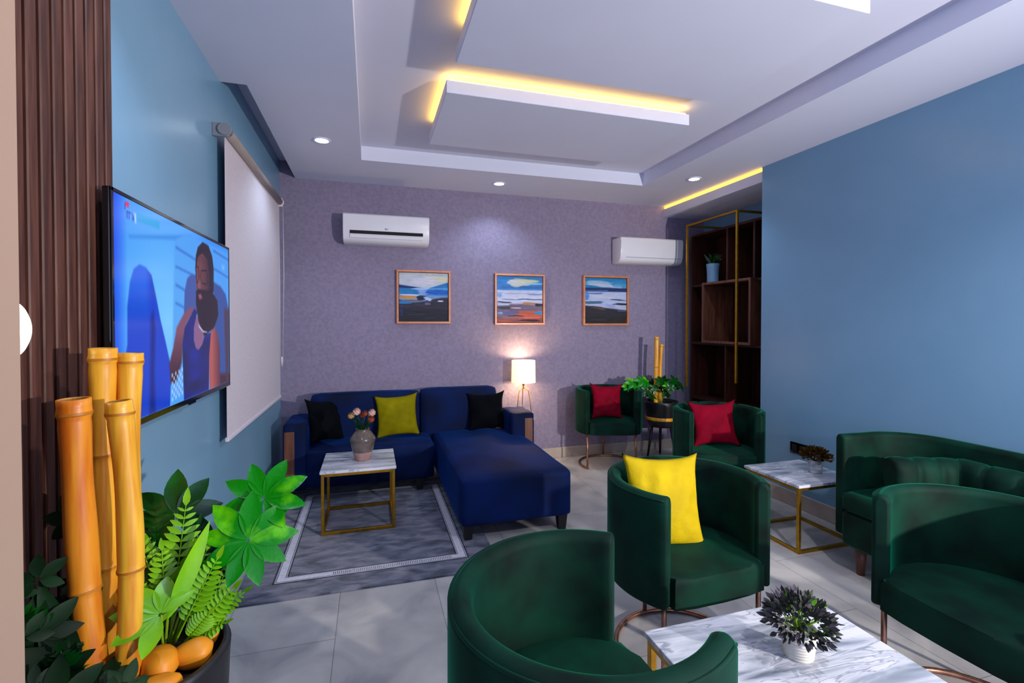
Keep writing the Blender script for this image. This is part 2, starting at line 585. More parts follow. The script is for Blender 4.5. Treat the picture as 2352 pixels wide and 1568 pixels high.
def grid_obj(name, img, to_world, m, parent, both=None):
    h, w, _ = img.shape
    u, v = np.meshgrid(np.linspace(0, 1, w), np.linspace(0, 1, h))
    co = to_world(u.ravel(), v.ravel())
    idx = np.arange(h * w).reshape(h, w)
    q = np.stack([idx[:-1, :-1], idx[:-1, 1:], idx[1:, 1:], idx[1:, :-1]], -1).reshape(-1, 4)
    me = bpy.data.meshes.new(name)
    me.from_pydata([tuple(c) for c in co], [], [tuple(int(i) for i in f) for f in q])
    a = me.color_attributes.new('paint', 'FLOAT_COLOR', 'POINT')
    lin = np.where(img <= 0.04045, img / 12.92, ((img + 0.055) / 1.055) ** 2.4).reshape(-1, 3)
    rgba = np.concatenate([lin, np.ones((h * w, 1))], 1).astype(np.float32)
    a.data.foreach_set('color', rgba.ravel())
    me.materials.append(M[m])
    o = bpy.data.objects.new(name, me)
    COL.objects.link(o)
    o.parent = parent
    return o


class Canvas:
    def __init__(s, w, h, col=(0, 0, 0)):
        s.w, s.h = w, h
        s.img = np.ones((h, w, 3)) * np.array(col) / 255.0
        s.u, s.v = np.meshgrid(np.linspace(0, 1, w), np.linspace(0, 1, h))

    def blend(s, mask, col, col2=None, t=None):
        c = np.array(col) / 255.0
        if col2 is not None:
            c = c * (1 - t[..., None]) + np.array(col2) / 255.0 * t[..., None]
        s.img = s.img * (1 - mask[..., None]) + c * mask[..., None]

    def poly(s, pts, col, soft=0.004, alpha=1.0, col2=None, t=None):
        """anti-aliased polygon mask by signed distance"""
        P = np.array(pts, float)
        n = len(P)
        inside = np.zeros_like(s.u, bool)
        dist = np.full_like(s.u, 9.0)
        asp = s.w / s.h
        for i in range(n):
            x0, y0 = P[i]
            x1, y1 = P[(i + 1) % n]
            c = (y0 > s.v) != (y1 > s.v)
            with np.errstate(divide='ignore', invalid='ignore'):
                xi = (x1 - x0) * (s.v - y0) / ((y1 - y0) if y1 != y0 else 1e-9) + x0
            inside ^= c & (s.u < xi)
            dx, dy = (x1 - x0) * asp, y1 - y0
            L2 = dx * dx + dy * dy + 1e-12
            k = np.clip((((s.u - x0) * asp) * dx + (s.v - y0) * dy) / L2, 0, 1)
            d = np.hypot((s.u - x0) * asp - k * dx, s.v - y0 - k * dy)
            dist = np.minimum(dist, d)
        sd = np.where(inside, dist, -dist)
        s.blend(np.clip(sd / soft * 0.5 + 0.5, 0, 1) * alpha, col, col2, t)

    def stroke(s, cx, cy, lx, ly, col, alpha=1.0, seed=0, slant=0.0, ragged=0.5):
        n = vnoise(s.w, s.h, 5, 34, seed) - 0.5
        n2 = vnoise(s.w, s.h, 12, 60, seed + 7) - 0.5
        dy = (s.v - cy - slant * (s.u - cx) + n * 0.02) / ly
        dx = (s.u - cx + n2 * lx * ragged) / lx
        s.blend(np.clip((1.25 - np.abs(dx) ** 3 - dy * dy) * 1.6, 0, 1) * alpha, col)


# ------------------------------------------------------------------ television
TVX, TY0, TY1, TZ0, TZ1 = -0.71, 1.64, 2.83, 1.11, 1.83
t = thing('television', 'wide black television on the left blue wall showing a blue scene', 'television', (TVX, (TY0 + TY1) / 2, (TZ0 + TZ1) / 2))
oy, oz = (TY0 + TY1) / 2, (TZ0 + TZ1) / 2
bm = NB()
box(bm, (-0.022, TY0 - oy, TZ0 - oz), (-0.002, TY1 - oy, TZ1 - oz), 0.004)
box(bm, (-0.045, TY0 - oy + 0.12, TZ0 - oz + 0.03), (-0.02, TY1 - oy - 0.12, TZ1 - oz - 0.22), 0.006)
obj('housing', bm, 'gloss_black', t)
bm = NB()
bw_ = 0.013
box(bm, (-0.004, TY0 - oy, TZ1 - oz - bw_), (0.002, TY1 - oy, TZ1 - oz), 0.0015, 1)
box(bm, (-0.004, TY0 - oy, TZ0 - oz), (0.002, TY1 - oy, TZ0 - oz + bw_ + 0.008), 0.0015, 1)
box(bm, (-0.004, TY0 - oy, TZ0 - oz), (0.002, TY0 - oy + bw_, TZ1 - oz), 0.0015, 1)
box(bm, (-0.004, TY1 - oy - bw_, TZ0 - oz), (0.002, TY1 - oy, TZ1 - oz), 0.0015, 1)
box(bm, (-0.012, 0.02, TZ0 - oz - 0.010), (0.0, 0.09, TZ0 - oz + 0.004), 0.003, 1)
obj('bezel', bm, 'gloss_black', t)
bm = NB()
box(bm, (-0.069, -0.2, -0.2), (-0.044, 0.2, 0.12), 0.003)
obj('wall_bracket', bm, 'black', t)
C = Canvas(300, 180, (40, 140, 245))
C.blend(np.clip(1 - np.hypot((C.u - 0.33) * 1.6, (C.v - 0.45) * 1.1) / 0.85, 0, 1) ** 0.9, (120, 200, 255))
C.blend(np.clip((0.07 - C.u) / 0.07, 0, 1) * 0.8, (0, 60, 235))
C.poly([(0.385, 0.93), (0.6, 0.97), (1.0, 0.976), (1.0, 0.0), (0.352, 0.0)], (74, 158, 242), 0.012, 0.8)
C.poly([(0.076, 0.84), (0.385, 0.93), (0.539, 0.974), (0.476, 0.956), (0.385, 0.905), (0.084, 0.828)], (30, 120, 220), 0.01, 0.6)
for a in ([(0.397, 0.872), (0.587, 0.84), (0.587, 0.831), (0.397, 0.862)], [(0.395, 0.764), (0.576, 0.739), (0.576, 0.729), (0.395, 0.756)],
          [(0.393, 0.664), (0.471, 0.642), (0.471, 0.632), (0.393, 0.654)], [(0.392, 0.562), (0.467, 0.539), (0.467, 0.532), (0.392, 0.553)],
          [(0.788, 0.949), (0.997, 0.928), (0.997, 0.918), (0.787, 0.937)], [(0.797, 0.825), (0.995, 0.794), (0.995, 0.785), (0.796, 0.814)]):
    C.poly(a, (26, 92, 190), 0.010, 0.9)
# armchair shape on the left of the picture
chair_p = [(0.03, 0.0), (0.034, 0.2), (0.064, 0.353), (0.066, 0.519), (0.082, 0.633), (0.104, 0.694), (0.138, 0.721), (0.176, 0.715), (0.213, 0.683), (0.239, 0.592),
           (0.271, 0.465), (0.305, 0.357), (0.34, 0.236), (0.345, 0.149), (0.337, 0.0)]
C.poly(chair_p, (8, 62, 200), 0.006, 1.0, (16, 100, 235), np.clip((C.v - 0.1) / 0.6, 0, 1) * vnoise(300, 180, 18, 3, 5))
C.poly([(0.19, 0.0), (0.2, 0.3), (0.205, 0.47), (0.22, 0.5), (0.235, 0.42), (0.225, 0.2), (0.23, 0.0)], (2, 26, 120), 0.02, 0.8)
C.poly([(0.462, 0.50), (0.471, 0.632), (0.496, 0.71), (0.535, 0.739), (0.585, 0.742), (0.62, 0.5)], (58, 84, 160), 0.008)
C.poly([(0.784, 0.729), (0.883, 0.708), (0.955, 0.658), (0.991, 0.565), (0.985, 0.0), (0.80, 0.0), (0.80, 0.378)], (44, 76, 150), 0.01)
C.poly([(0.86, 0.08), (1.0, 0.06), (1.0, 0.0), (0.86, 0.0)], (60, 24, 30), 0.02)
C.poly([(0.93, 0.55), (1.0, 0.55), (1.0, 0.0), (0.95, 0.0)], (70, 40, 50), 0.02, 0.8)
arm = [(0.455, 0.493), (0.5, 0.532), (0.565, 0.544), (0.531, 0.494), (0.476, 0.429), (0.449, 0.319), (0.438, 0.221), (0.392, 0.122), (0.345, 0.115), (0.334, 0.228), (0.367, 0.31), (0.397, 0.422)]
C.poly(arm, (126, 74, 96), 0.01, 1, (40, 18, 24), np.clip((0.4 - C.v) / 0.3, 0, 1))
C.poly([(0.739, 0.382), (0.779, 0.424), (0.832, 0.378), (0.864, 0.262), (0.864, 0.0), (0.724, 0.0), (0.72, 0.233)], (170, 84, 76), 0.01, 1, (90, 44, 56), np.clip((C.u - 0.76) / 0.1, 0, 1))
C.poly([(0.547, 0.467), (0.62, 0.50), (0.70, 0.40), (0.70, 0.33), (0.649, 0.29), (0.594, 0.264), (0.561, 0.282)], (132, 92, 132), 0.008)
C.poly([(0.565, 0.535), (0.592, 0.515), (0.556, 0.418), (0.555, 0.34), (0.575, 0.29), (0.603, 0.277), (0.645, 0.308), (0.678, 0.374), (0.747, 0.381), (0.724, 0.233), (0.715, 0.0),
        (0.455, 0.0), (0.449, 0.174), (0.445, 0.321), (0.468, 0.419)], (16, 34, 150), 0.006, 1, (10, 20, 70), vnoise(300, 180, 9, 16, 9))
C.poly([(0.577, 0.779), (0.584, 0.86), (0.605, 0.919), (0.66, 0.967), (0.727, 0.961), (0.772, 0.901), (0.79, 0.818), (0.787, 0.665), (0.751, 0.60), (0.66, 0.50), (0.60, 0.62)], (22, 12, 22), 0.006)
C.poly([(0.588, 0.801), (0.606, 0.86), (0.655, 0.895), (0.712, 0.867), (0.735, 0.765), (0.73, 0.668), (0.69, 0.622), (0.6, 0.625), (0.583, 0.703)], (108, 58, 62), 0.008, 1, (50, 26, 36), np.clip((C.u - 0.64) / 0.1, 0, 1))
C.poly([(0.583, 0.643), (0.61, 0.66), (0.69, 0.66), (0.752, 0.672), (0.836, 0.60), (0.846, 0.501), (0.789, 0.412), (0.668, 0.364), (0.606, 0.457), (0.582, 0.565)], (24, 8, 14), 0.008)
C.poly([(0.604, 0.625), (0.636, 0.632), (0.65, 0.604), (0.618, 0.594)], (150, 74, 100), 0.008)
for a in ([(0.583, 0.80), (0.61, 0.795), (0.617, 0.745), (0.607, 0.70), (0.59, 0.70), (0.583, 0.745)], [(0.64, 0.78), (0.70, 0.79), (0.715, 0.745), (0.70, 0.70), (0.65, 0.70), (0.634, 0.74)]):
    for i in range(len(a)):
        (x0, y0), (x1, y1) = a[i], a[(i + 1) % len(a)]
        d = Vector((x1 - x0, y1 - y0)).normalized()
        nx, ny = -d.y * 0.0022, d.x * 0.004
        C.poly([(x0 - nx, y0 - ny), (x1 - nx, y1 - ny), (x1 + nx, y1 + ny), (x0 + nx, y0 + ny)], (8, 4, 10), 0.004)
for yy in (0.835, 0.85, 0.865):
    C.poly([(0.61, yy), (0.70, yy + 0.006), (0.70, yy + 0.002), (0.61, yy - 0.004)], (60, 28, 36), 0.005, 0.7)
C.poly([(0.604, 0.72), (0.625, 0.70), (0.63, 0.665), (0.606, 0.665)], (150, 92, 90), 0.01, 0.7)
C.poly([(0.60, 0.44), (0.62, 0.425), (0.66, 0.395), (0.70, 0.39), (0.70, 0.383), (0.655, 0.385), (0.61, 0.42)], (190, 190, 220), 0.004)
for i in range(7):
    for j in range(7):
        if (i + j) % 2 == 0:
            x0, y0 = 0.352 + i * 0.014, 0.02 + j * 0.022 + i * 0.003
            C.poly([(x0, y0), (x0 + 0.011, y0), (x0 + 0.011, y0 + 0.02), (x0, y0 + 0.02)], (190, 210, 250), 0.004, 0.8)
C.poly([(0.127, 0.957), (0.273, 0.968), (0.272, 0.925), (0.131, 0.922)], (10, 160, 230), 0.004)
# station mark: red shape over three small letters
C.poly([(0.060, 0.985), (0.082, 0.985), (0.080, 0.962), (0.066, 0.962)], (230, 10, 90), 0.004)
C.poly([(0.058, 0.975), (0.062, 0.975), (0.062, 0.948), (0.058, 0.948)], (0, 30, 170), 0.003)
for a in ([(0.068, 0.945), (0.092, 0.945), (0.092, 0.939), (0.068, 0.939)], [(0.068, 0.945), (0.073, 0.945), (0.073, 0.912), (0.068, 0.912)], [(0.080, 0.945), (0.084, 0.945), (0.084, 0.912), (0.080, 0.912)],
          [(0.096, 0.945), (0.100, 0.945), (0.105, 0.917), (0.101, 0.912)], [(0.110, 0.945), (0.114, 0.945), (0.106, 0.912), (0.102, 0.915)]):
    C.poly(a, (0, 50, 190), 0.003)
C.poly([(0.108, 0.95), (0.119, 0.95), (0.122, 0.905), (0.116, 0.905)], (230, 240, 255), 0.004, 0.7)
C.poly([(0.90, 0.868), (0.94, 0.868), (0.94, 0.835), (0.90, 0.835)], (150, 200, 250), 0.01, 0.5)
grid_obj('screen', C.img, lambda u, v: np.stack([np.full_like(u, 0.0006), TY0 - oy + bw_ + u * (TY1 - TY0 - 2 * bw_), TZ0 - oz + bw_ + 0.008 + v * (TZ1 - TZ0 - 2 * bw_ - 0.008)], 1), 'screen', t)

# ------------------------------------------------------------------ roller blind
t = thing('roller_blind', 'pale roller blind lowered over the window in the left blue wall', 'blind', (-0.72, 3.62, 2.44))
bm = NB()
tube(bm, [(0, -0.79, 0), (0, 0.76, 0)], 0.027, 20)
obj('roller', bm, 'tube', t)
bm = NB()
box(bm, (-0.012, -0.765, -1.62), (-0.010, 0.80, 0.0))
box(bm, (-0.022, -0.765, -1.635), (-0.004, 0.80, -1.612), 0.004, 2)
obj('fabric', bm, 'blind', t)
for s in (-1, 1):
    bm = NB()
    yb = -0.80 if s < 0 else 0.765
    box(bm, (-0.060, yb, -0.035), (0.020, yb + 0.010, 0.035), 0.004, 2)
    tube(bm, [(0, yb - 0.014, 0), (0, yb + 0.026, 0)], 0.031, 20)
    obj('bracket', bm, 'grey_plastic' if s < 0 else 'white_plastic', t)
bm = NB()
for dx in (-0.012, 0.020):
    tube(bm, [(dx, 0.79, 0.0), (dx + 0.003, 0.795, -0.6), (dx * 0.6, 0.79, -1.30)], 0.0028, 6)
tube(bm, [(0.004, 0.79, -1.29), (0.004, 0.79, -1.37)], 0.010, 10)
obj('pull_chain', bm, 'chain', t)


# ------------------------------------------------------------------ air conditioners
def text_mesh(name, s, size, m, parent, loc, rot):
    cu = bpy.data.curves.new(name + '_curve', 'FONT')
    cu.body = s
    cu.size = size
    cu.align_x = 'CENTER'
    cu.extrude = 0.0006
    tmp = bpy.data.objects.new(name + '_tmp', cu)
    COL.objects.link(tmp)
    bpy.context.view_layer.update()
    me = bpy.data.meshes.new_from_object(tmp.evaluated_get(bpy.context.evaluated_depsgraph_get()))
    bpy.data.objects.remove(tmp)
    me.materials.clear()
    me.materials.append(M[m])
    o = bpy.data.objects.new(name, me)
    COL.objects.link(o)
    o.parent = parent
    o.location = loc
    o.rotation_euler = rot
    return o


def aircon(label, x0, x1, z0, z1, vent):
    w, h, d = x1 - x0, z1 - z0, 0.20
    t = thing('air_conditioner', label, 'air conditioner', ((x0 + x1) / 2, 4.75, z0), group='wall air conditioners')
    # side profile (y towards the room is negative)
    prof = [(-0.0, 0.0), (-0.10, 0.0), (-0.155, 0.012), (-0.178, 0.035), (-0.186, 0.07), (-0.196, 0.10), (-0.20, h - 0.05), (-0.198, h - 0.012), (-0.185, h), (0, h)]
    bm = NB()
    vs = [[bm.verts.new((sx * w / 2, y, z)) for y, z in prof] for sx in (-1, 1)]
    n = len(prof)
    for i in range(n):
        j = (i + 1) % n
        bm.faces.new((vs[0][i], vs[0][j], vs[1][j], vs[1][i]))
    f0 = bm.faces.new(vs[0])
    f1 = bm.faces.new(vs[1][::-1])
    es = [e for e in f0.edges] + [e for e in f1.edges]
    bmesh.ops.bevel(bm, geom=es, offset=0.008, segments=3, profile=0.5, affect='EDGES')
    obj('casing', bm, 'white_plastic', t, auto=35)
    if vent:
        bm = NB()
        box(bm, (-w / 2 + 0.06, -0.2005, 0.078), (w / 2 - 0.06, -0.17, 0.106))
        obj('air_outlet', bm, 'slat_back', t)
        bm = NB()
        box(bm, (-w / 2 + 0.06, -0.196, 0.040), (w / 2 - 0.06, -0.178, 0.074), 0.004)
        obj('louvre', bm, 'white_plastic', t, rot=(0, 0, 0))
        text_mesh('logo', 'LG', 0.018, 'grey_plastic', t, (0.0, -0.2012, 0.122), (rad(90), 0, 0))
        bm = NB()
        tube(bm, [(-0.013, -0.2006, 0.128), (-0.013, -0.2018, 0.128)], 0.007, 16)
        obj('logo_disc', bm, 'grey_plastic', t)
        for xx in (-w / 2 + 0.05,):
            pass
    else:
        bm = NB()
        box(bm, (-w / 2 + 0.07, -0.187, 0.060), (w / 2 - 0.02, -0.17, 0.064))
        obj('louvre', bm, 'grey_plastic', t)
    return t


aircon('white wall air conditioner with an open black outlet above the sofa', -0.235, 0.535, 2.165, 2.425, True)
aircon('closed white wall air conditioner at the corner beside the gold frame', 2.55, 3.32, 2.075, 2.35, False)


# ------------------------------------------------------------------ three framed paintings
def painting(label, x0, x1, z0, z1, draw):
    t = thing('framed_painting', label, 'painting', ((x0 + x1) / 2, 4.75, (z0 + z1) / 2), group='seascape paintings on the far wall')
    w, h = (x1 - x0) / 2, (z1 - z0) / 2
    bm = NB()
    fw = 0.020
    box(bm, (-w, -0.042, h - fw), (w, -0.004, h), 0.002, 1)
    box(bm, (-w, -0.042, -h), (w, -0.004, -h + fw), 0.002, 1)
    box(bm, (-w, -0.042, -h + fw), (-w + fw, -0.004, h - fw), 0.002, 1)
    box(bm, (w - fw, -0.042, -h + fw), (w, -0.004, h - fw), 0.002, 1)
    obj('frame', bm, 'frame_wood', t)
    bm = NB()
    box(bm, (-w + fw, -0.022, -h + fw), (w - fw, -0.0, h - fw))
    obj('backing_board', bm, 'slat_back', t)
    C = Canvas(150, 150)
    draw(C)
    g = 0.005
    grid_obj('canvas', np.clip(C.img, 0, 1), lambda u, v: np.stack([-w + fw + g + u * 2 * (w - fw - g), np.full_like(u, -0.0265), -h + fw + g + v * 2 * (h - fw - g)], 1), 'painting', t)


def noisy(C, amp=0.10, seed=1):
    n = vnoise(150, 150, 5, 40, seed) - 0.5
    n2 = vnoise(150, 150, 16, 70, seed + 1) - 0.5
    C.img = C.img + (n * amp + n2 * amp * 0.8)[..., None]


def p1(C):
    C.blend(np.ones_like(C.u), (188, 196, 206))
    C.stroke(0.75, 0.86, 0.3, 0.06, (208, 204, 170), 0.8, 1)
    C.stroke(0.5, 0.82, 0.3, 0.08, (198, 196, 214), 0.8, 2)
    C.blend(np.clip((0.76 - 0.10 * np.sin(PI * np.clip(C.u / 0.62, 0, 1)) * 0 - 0.08 * np.clip(C.u / 0.6, 0, 1) - C.v) / 0.02, 0, 1) * (C.u < 0.66), (0, 40, 110))
    C.blend(np.clip((0.70 + 0.12 * np.clip((C.u - 0.62) / 0.38, 0, 1) - C.v) / 0.02, 0, 1) * (C.u >= 0.60), (20, 110, 180))
    C.blend(np.clip((0.695 - 0.04 * C.u - C.v) / 0.02, 0, 1), (46, 120, 190))
    C.stroke(0.15, 0.62, 0.25, 0.05, (10, 116, 176), 1, 3)
    C.stroke(0.85, 0.68, 0.25, 0.02, (90, 160, 220), 0.9, 4)
    C.stroke(0.8, 0.60, 0.30, 0.045, (0, 84, 180), 1, 5)
    C.stroke(0.45, 0.67, 0.18, 0.015, (170, 196, 236), 0.9, 6)
    C.stroke(0.48, 0.60, 0.09, 0.06, (150, 170, 224), 0.8, 7, ragged=1.2)
    C.blend(np.clip((0.545 - C.v) / 0.02, 0, 1), (106, 146, 196))
    C.blend(np.clip((0.46 - 0.05 * np.sin(C.u * 5) - C.v) / 0.04, 0, 1), (40, 36, 56))
    C.stroke(0.2, 0.535, 0.22, 0.015, (214, 200, 220), 1, 8)
    C.stroke(0.15, 0.49, 0.22, 0.03, (196, 130, 50), 1, 9)
    C.stroke(0.12, 0.38, 0.14, 0.035, (20, 120, 190), 1, 10)
    C.stroke(0.25, 0.42, 0.2, 0.015, (120, 80, 60), 0.8, 11)
    C.stroke(0.45, 0.48, 0.10, 0.045, (6, 20, 46), 1, 12)
    C.stroke(0.58, 0.46, 0.09, 0.03, (190, 206, 240), 0.9, 13, -0.3)
    C.stroke(0.57, 0.36, 0.07, 0.03, (120, 110, 150), 0.8, 14)
    C.stroke(0.85, 0.42, 0.06, 0.012, (220, 216, 230), 1, 15)
    C.blend(np.clip((0.30 - C.v) / 0.1, 0, 1), (18, 20, 38))
    C.stroke(0.35, 0.14, 0.2, 0.012, (60, 66, 84), 0.6, 16)
    C.stroke(0.05, 0.2, 0.03, 0.12, (26, 42, 96), 0.9, 17)
    noisy(C, 0.07, 30)


def p2(C):
    C.blend(np.ones_like(C.u), (44, 124, 196))
    C.stroke(0.5, 0.88, 0.27, 0.08, (196, 196, 196), 0.95, 1)
    C.stroke(0.7, 0.9, 0.22, 0.04, (196, 200, 150), 0.9, 2)
    C.stroke(0.42, 0.81, 0.12, 0.04, (200, 200, 180), 0.9, 3)
    C.stroke(0.8, 0.84, 0.25, 0.02, (140, 190, 224), 0.9, 4)
    C.stroke(0.8, 0.77, 0.3, 0.03, (44, 96, 160), 0.9, 5)
    C.stroke(0.2, 0.76, 0.15, 0.02, (60, 104, 170), 0.9, 6)
    C.blend(np.clip((0.715 - C.v) / 0.03, 0, 1), (188, 196, 224))
    C.stroke(0.45, 0.62, 0.35, 0.014, (150, 154, 180), 0.8, 7)
    C.stroke(0.85, 0.61, 0.18, 0.018, (120, 134, 170), 0.8, 8)
    C.stroke(0.05, 0.6, 0.06, 0.06, (110, 160, 220), 0.8, 9)
    C.stroke(0.7, 0.50, 0.4, 0.012, (60, 80, 120), 0.9, 10)
    C.stroke(0.3, 0.50, 0.25, 0.01, (110, 116, 150), 0.8, 11)
    C.blend(np.clip((0.42 - C.v) / 0.04, 0, 1), (104, 92, 118))
    C.stroke(0.15, 0.435, 0.2, 0.016, (40, 44, 78), 1, 12)
    C.stroke(0.12, 0.385, 0.15, 0.026, (160, 190, 214), 1, 13)
    C.stroke(0.72, 0.41, 0.2, 0.025, (180, 130, 96), 1, 14)
    C.stroke(0.93, 0.385, 0.1, 0.035, (24, 32, 54), 1, 15)
    C.stroke(0.18, 0.31, 0.2, 0.028, (50, 44, 62), 1, 16)
    C.stroke(0.4, 0.31, 0.12, 0.014, (200, 170, 180), 0.9, 17)
    C.blend(np.clip((0.27 - C.v) / 0.05, 0, 1) * np.clip((C.u - 0.3) / 0.2, 0, 1), (178, 86, 64))
    C.stroke(0.3, 0.215, 0.18, 0.03, (74, 84, 150), 1, 18)
    C.stroke(0.06, 0.2, 0.06, 0.03, (100, 160, 214), 1, 19)
    C.stroke(0.93, 0.20, 0.1, 0.035, (60, 130, 190), 1, 20)
    C.blend(np.clip((0.13 - C.v) / 0.04, 0, 1) * 0.8, (150, 84, 84))
    C.stroke(0.4, 0.14, 0.2, 0.014, (50, 30, 40), 1, 21)
    C.stroke(0.75, 0.10, 0.2, 0.02, (206, 100, 76), 1, 22)
    C.stroke(0.7, 0.04, 0.25, 0.02, (48, 34, 52), 1, 23)
    C.stroke(0.15, 0.03, 0.15, 0.02, (190, 90, 66), 1, 24)
    noisy(C, 0.08, 50)


def p3(C):
    C.blend(np.ones_like(C.u), (0, 120, 176))
    C.stroke(0.35, 0.88, 0.35, 0.06, (150, 180, 204), 0.9, 31, -0.05)
    C.stroke(0.5, 0.83, 0.5, 0.035, (184, 186, 210), 0.9, 32, -0.08)
    C.stroke(0.85, 0.84, 0.2, 0.05, (90, 150, 190), 0.7, 33)
    C.blend(np.clip((0.79 - C.v) / 0.02, 0, 1), (0, 30, 84))
    C.blend(np.clip((0.71 - C.v) / 0.02, 0, 1), (166, 180, 214))
    C.stroke(0.3, 0.72, 0.3, 0.015, (40, 90, 150), 1, 34)
    C.stroke(0.25, 0.655, 0.2, 0.02, (80, 110, 160), 0.9, 35)
    C.stroke(0.5, 0.58, 0.4, 0.05, (186, 190, 214), 0.9, 36)
    C.stroke(0.04, 0.6, 0.05, 0.1, (60, 130, 210), 0.9, 37)
    C.stroke(0.8, 0.52, 0.25, 0.012, (60, 70, 100), 1, 38, -0.05)
    C.stroke(0.2, 0.45, 0.25, 0.03, (50, 90, 120), 0.9, 39)
    C.stroke(0.9, 0.42, 0.2, 0.028, (6, 16, 44), 1, 40)
    C.blend(np.clip((0.40 - 0.10 * C.u - C.v) / 0.03, 0, 1), (24, 22, 36))
    C.stroke(0.62, 0.38, 0.14, 0.04, (150, 160, 200), 1, 41, -0.3)
    C.stroke(0.85, 0.36, 0.16, 0.02, (170, 176, 200), 1, 42)
    C.stroke(0.3, 0.34, 0.2, 0.03, (78, 52, 56), 1, 43, -0.2)
    C.stroke(0.9, 0.28, 0.12, 0.02, (70, 80, 104), 0.9, 44)
    C.blend(np.clip((0.22 - C.v) / 0.12, 0, 1), (10, 10, 18))
    C.stroke(0.35, 0.07, 0.2, 0.012, (30, 36, 54), 0.8, 45)
    noisy(C, 0.06, 60)


painting('square seascape painting with a dark lower half, below the air conditioner with the open outlet', 0.240, 0.760, 1.428, 1.945, p1)
painting('middle square seascape painting with orange red foreground, above the glowing lamp', 1.212, 1.752, 1.415, 1.938, p2)
painting('square painting of dark blue sea, rightmost of the three on the far wall', 2.192, 2.738, 1.408, 1.945, p3)


# ------------------------------------------------------------------ soft shapes
def pillow_bm(w, h, th, seed=0, n=26, pinch=0.10, ear=0.06):
    bm = NB()
    r = random.Random(seed)
    ph = [r.uniform(0, 6.28) for _ in range(6)]
    sides = []
    for s in (1, -1):
        g = []
        for i in range(n + 1):
            row = []
            for j in range(n + 1):
                u, v = -1 + 2 * i / n, -1 + 2 * j / n
                x = u * (1 - pinch * (1 - u * u) * 0 - pinch * (1 - v * v) * (abs(u) ** 3)) * w / 2
                z = v * (1 - pinch * (1 - u * u) * (abs(v) ** 3)) * h / 2
                x *= 1 + ear * (abs(u * v) ** 6)
                z *= 1 + ear * (abs(u * v) ** 6)
                t = ((1 - u ** 4) ** 0.6) * ((1 - v ** 4) ** 0.6) * (0.55 + 0.45 * (1 - u * u) * (1 - v * v))
                wr = 0.035 * math.sin(5 * u + 3 * v + ph[0]) + 0.03 * math.sin(7 * v - 4 * u + ph[1]) + 0.02 * math.sin(13 * u + 9 * v * s + ph[2])
                wr += 0.03 * math.sin(11 * math.atan2(v, u) + ph[3]) * (u * u + v * v)
                wr += 0.045 * math.sin(9 * u * (1 + 0.4 * v) + ph[4]) * (0.5 + 0.5 * v) + 0.03 * math.sin(16 * v + 6 * u + ph[5]) * abs(u)
                y = s * th / 2 * t * (1 + wr * 2)
                row.append(bm.verts.new((x, y, z)))
            g.append(row)
        for i in range(n):
            for j in range(n):
                f = bm.faces.new((g[i][j], g[i + 1][j], g[i + 1][j + 1], g[i][j + 1]))
                f.smooth = True
        sides.append(g)
    bmesh.ops.remove_doubles(bm, verts=bm.verts[:], dist=0.0006)
    return bm


def cushion(label, m, w, h, th, loc, rot, seed, group=None, **kw):
    """loc is the middle of the cushion"""
    o = obj('throw_cushion', pillow_bm(w, h, th, seed, **kw), m, loc=loc, rot=rot)
    tag(o, label, 'cushion', group)
    return o


def sweep_shell(bm, path, th, z0, z1, rnd=0.028, seams=0):
    """path: centreline points (x, y); a rounded wall of thickness th swept along it"""
    P = [Vector((p[0], p[1])) for p in path]
    n = len(P)
    sec = []  # (offset, z)
    h = th / 2
    for k in range(5):
        a = PI + k * PI / 2 / 4
        sec.append((-h + 0.012 + 0.012 * math.cos(a), z0 + 0.012 + 0.012 * math.sin(a)))
    for k in range(5):
        a = 1.5 * PI + k * PI / 2 / 4
        sec.append((h - 0.012 + 0.012 * math.cos(a), z0 + 0.012 + 0.012 * math.sin(a)))
    for k in range(7):
        a = k * PI / 2 / 6
        sec.append((h - rnd + rnd * math.cos(a), z1 - rnd + rnd * math.sin(a)))
    for k in range(7):
        a = PI / 2 + k * PI / 2 / 6
        sec.append((-h + rnd + rnd * math.cos(a), z1 - rnd + rnd * math.sin(a)))
    rings = []
    L = [0]
    for i in range(1, n):
        L.append(L[-1] + (P[i] - P[i - 1]).length)
    tot = L[-1]
    idx = [(0, 0.55), (0, 0.85)] + [(i, 1.0) for i in range(n)] + [(n - 1, 0.85), (n - 1, 0.55)]
    mz = (z0 + z1) / 2
    hz = (z1 - z0) / 2
    for q, (i, sc) in enumerate(idx):
        t = (P[min(i + 1, n - 1)] - P[max(i - 1, 0)]).normalized()
        nr = Vector((t.y, -t.x))
        off = 0
        if sc < 1:
            e = (1 - sc) * 0.0 + (0.012 if sc < 0.6 else 0.008)
            off = -e if q < 2 else e
        base = P[i] + t * off
        ring = []
        for d, z in sec:
            dd = d * (sc if sc < 1 else 1)
            zz = z if sc == 1 else mz + (z - mz) * (hz - (0.012 if sc < 0.6 else 0.003)) / hz
            if seams and sc == 1:
                ph = (L[i] / tot * seams) % 1.0
                dip = 0.006 * math.exp(-((min(ph, 1 - ph)) / 0.06) ** 2)
                dd -= math.copysign(dip, d)
                zz -= dip * (z > mz)
            ring.append(bm.verts.new((base.x + nr.x * dd, base.y + nr.y * dd, zz)))
        rings.append(ring)
    k = len(sec)
    for A, B in zip(rings[:-1], rings[1:]):
        for j in range(k):
            f = bm.faces.new((A[j], A[(j + 1) % k], B[(j + 1) % k], B[j]))
            f.smooth = True
    bm.faces.new(rings[0])
    bm.faces.new(rings[-1][::-1])


